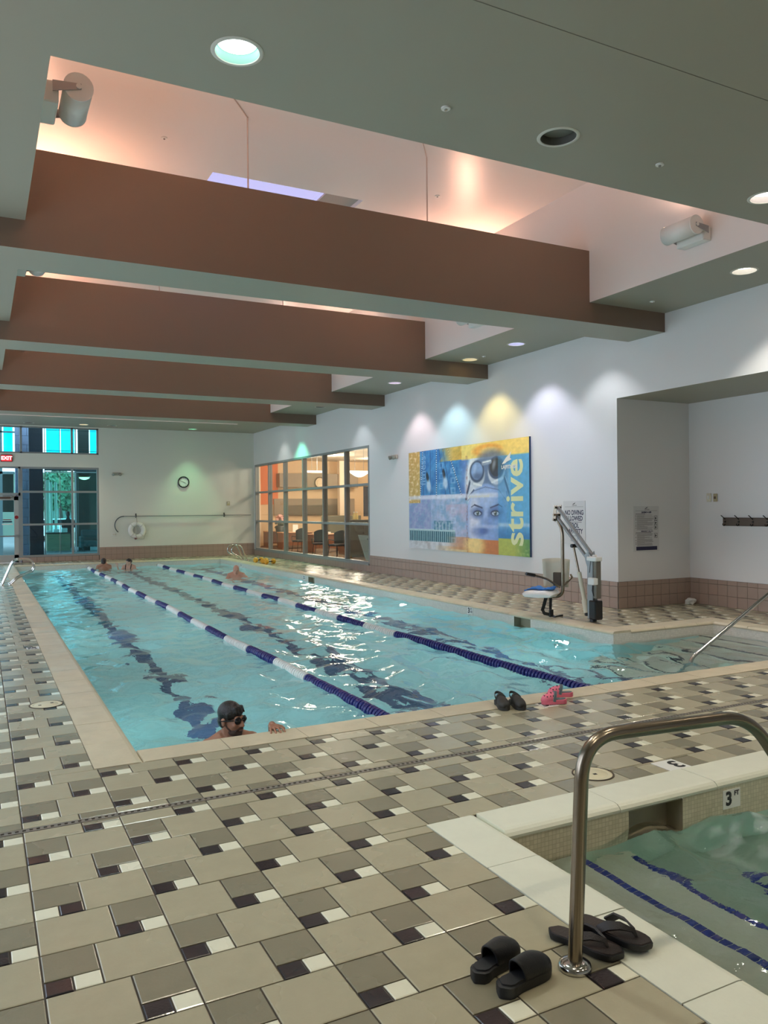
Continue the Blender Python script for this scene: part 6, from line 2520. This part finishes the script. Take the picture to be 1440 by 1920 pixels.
for s in (-1, 1): g.torus(P(s * .033, .094, .008), .025 * K, .004 * K, R @ Vector((s * .25, 1, 0)), 20, 6)
loop = [P(math.sin(a) * .083, -.010 + math.cos(a) * .100, .012 - .012 * (1 - math.cos(a))) for a in np.linspace(math.radians(38), math.radians(322), 26)]
g.tube(loop, .0055 * K, 6)
g.build('goggle_frame', m_blackp, man, True)
MB().ell(P(-.083, .0, -.040), .007 * K).build('ear_stud', mat('bright stud', rgb(236, 232, 220), .15), man, True)

# --- older man wading farther up the pool, head bowed towards the viewer
K = 1.12
hc = Vector((6.565, 22.2, .055))
fc = (-.30, -.92, -.22)
old, P, R, neck, sh, Tr, Tf = figure('swimmer', 'bald older man standing shoulder deep beyond the second lane rope', m_skin2, hc, fc, (-.28, -.96, 0), .014,
    (((6.99, 22.02, -.34), (6.72, 21.84, -.40), (-.8, -.5, 0), (0, 0, 1)),
     ((6.16, 22.02, -.34), (6.40, 21.80, -.40), (.8, -.5, 0), (0, 0, 1))), .15, k=K, shrug=.10)
h = MB()
for s in (-1, 1):
    h.ell(P(s * .072, -.020, .010), (.014 * K, .050 * K, .034 * K), R, 12, 8)
h.ell(P(0, -.085, .0), (.066 * K, .026 * K, .046 * K), R, 12, 8)
remesh_object(h, 'hair', m_hairg, old, .009, 2)
e = MB()
for s in (-1, 1): e.ell(P(s * .030, .092, .002), .008 * K, R, 8, 6)
e.build('eyes', m_ink, old, True)
e = MB().ell(P(0, .100, -.063), (.022 * K, .006 * K, .005 * K), R, 8, 6)
e.build('mouth', mat('dusky lips', rgb(132, 84, 74), .5), old, True)

# --- two bathers at the far wall
K = 1.06
hc = Vector((3.705, 28.02, .070))
b1, P, R, neck, sh, Tr, Tf = figure('swimmer', 'man with dark hair seen from behind at the far pool wall', m_skin, hc, (.35, .93, .02), (.15, .98, 0), .016,
    (((3.42, 28.15, -.42), (3.50, 28.38, -.48), (.3, .9, 0), (0, 0, 1)), ((4.00, 28.15, -.42), (3.92, 28.38, -.48), (-.3, .9, 0), (0, 0, 1))), .12, k=K, shrug=.09)
hair_cap(b1, P, R, K, mat('dark brown hair', rgb(40, 28, 26), .5, bump=.3, bscale=120), .010, low=-.02)
hc = Vector((4.435, 27.55, .062))
K = .98
b2, P, R, neck, sh, Tr, Tf = figure('swimmer', 'woman with dark tied hair and black swimsuit at the far pool wall', m_skin3, hc, (-.85, -.52, 0), (-.45, -.89, 0), .016,
    (((4.72, 27.50, -.36), (4.64, 27.22, -.38), (-.7, -.7, 0), (0, 0, 1)), ((4.13, 27.42, -.30), (4.02, 27.24, -.04), (-.2, -.3, .9), (.5, .8, 0))), .12, k=K, shrug=.07)
hair_cap(b2, P, R, K, mat('black brown hair', rgb(30, 20, 20), .45, bump=.3, bscale=120), .010, low=.01)
h = MB().ell(P(0, -.115, .030), (.042, .040, .042), R, 12, 8)
h.build('hair_bun', mat('black brown hair', rgb(30, 20, 20), .45), b2, True)
e = MB()
for s in (-1, 1): e.ell(P(s * .030, .092, .002), .007, R, 8, 6)
e.build('eyes', m_ink, b2, True)
st = MB()
for s in (-1, 1):
    st.tube([neck + Tr * s * .085 - Tf * .07 + Vector((0, 0, .0)), neck + Tr * s * .09 + Vector((0, 0, .055)), neck + Tr * s * .092 + Tf * .075 + Vector((0, 0, -.02)), neck + Tr * s * .085 + Tf * .125 + Vector((0, 0, -.12))], .016, 8)
st.ell(neck + Vector((0, 0, -.255)) + Tf * .012, (.180, .138, .150), Matrix((Tr, Tf, Vector((0, 0, 1)))).transposed(), 18, 12)
st.build('swimsuit', mat('black swimsuit', rgb(22, 20, 24), .6), b2, True)
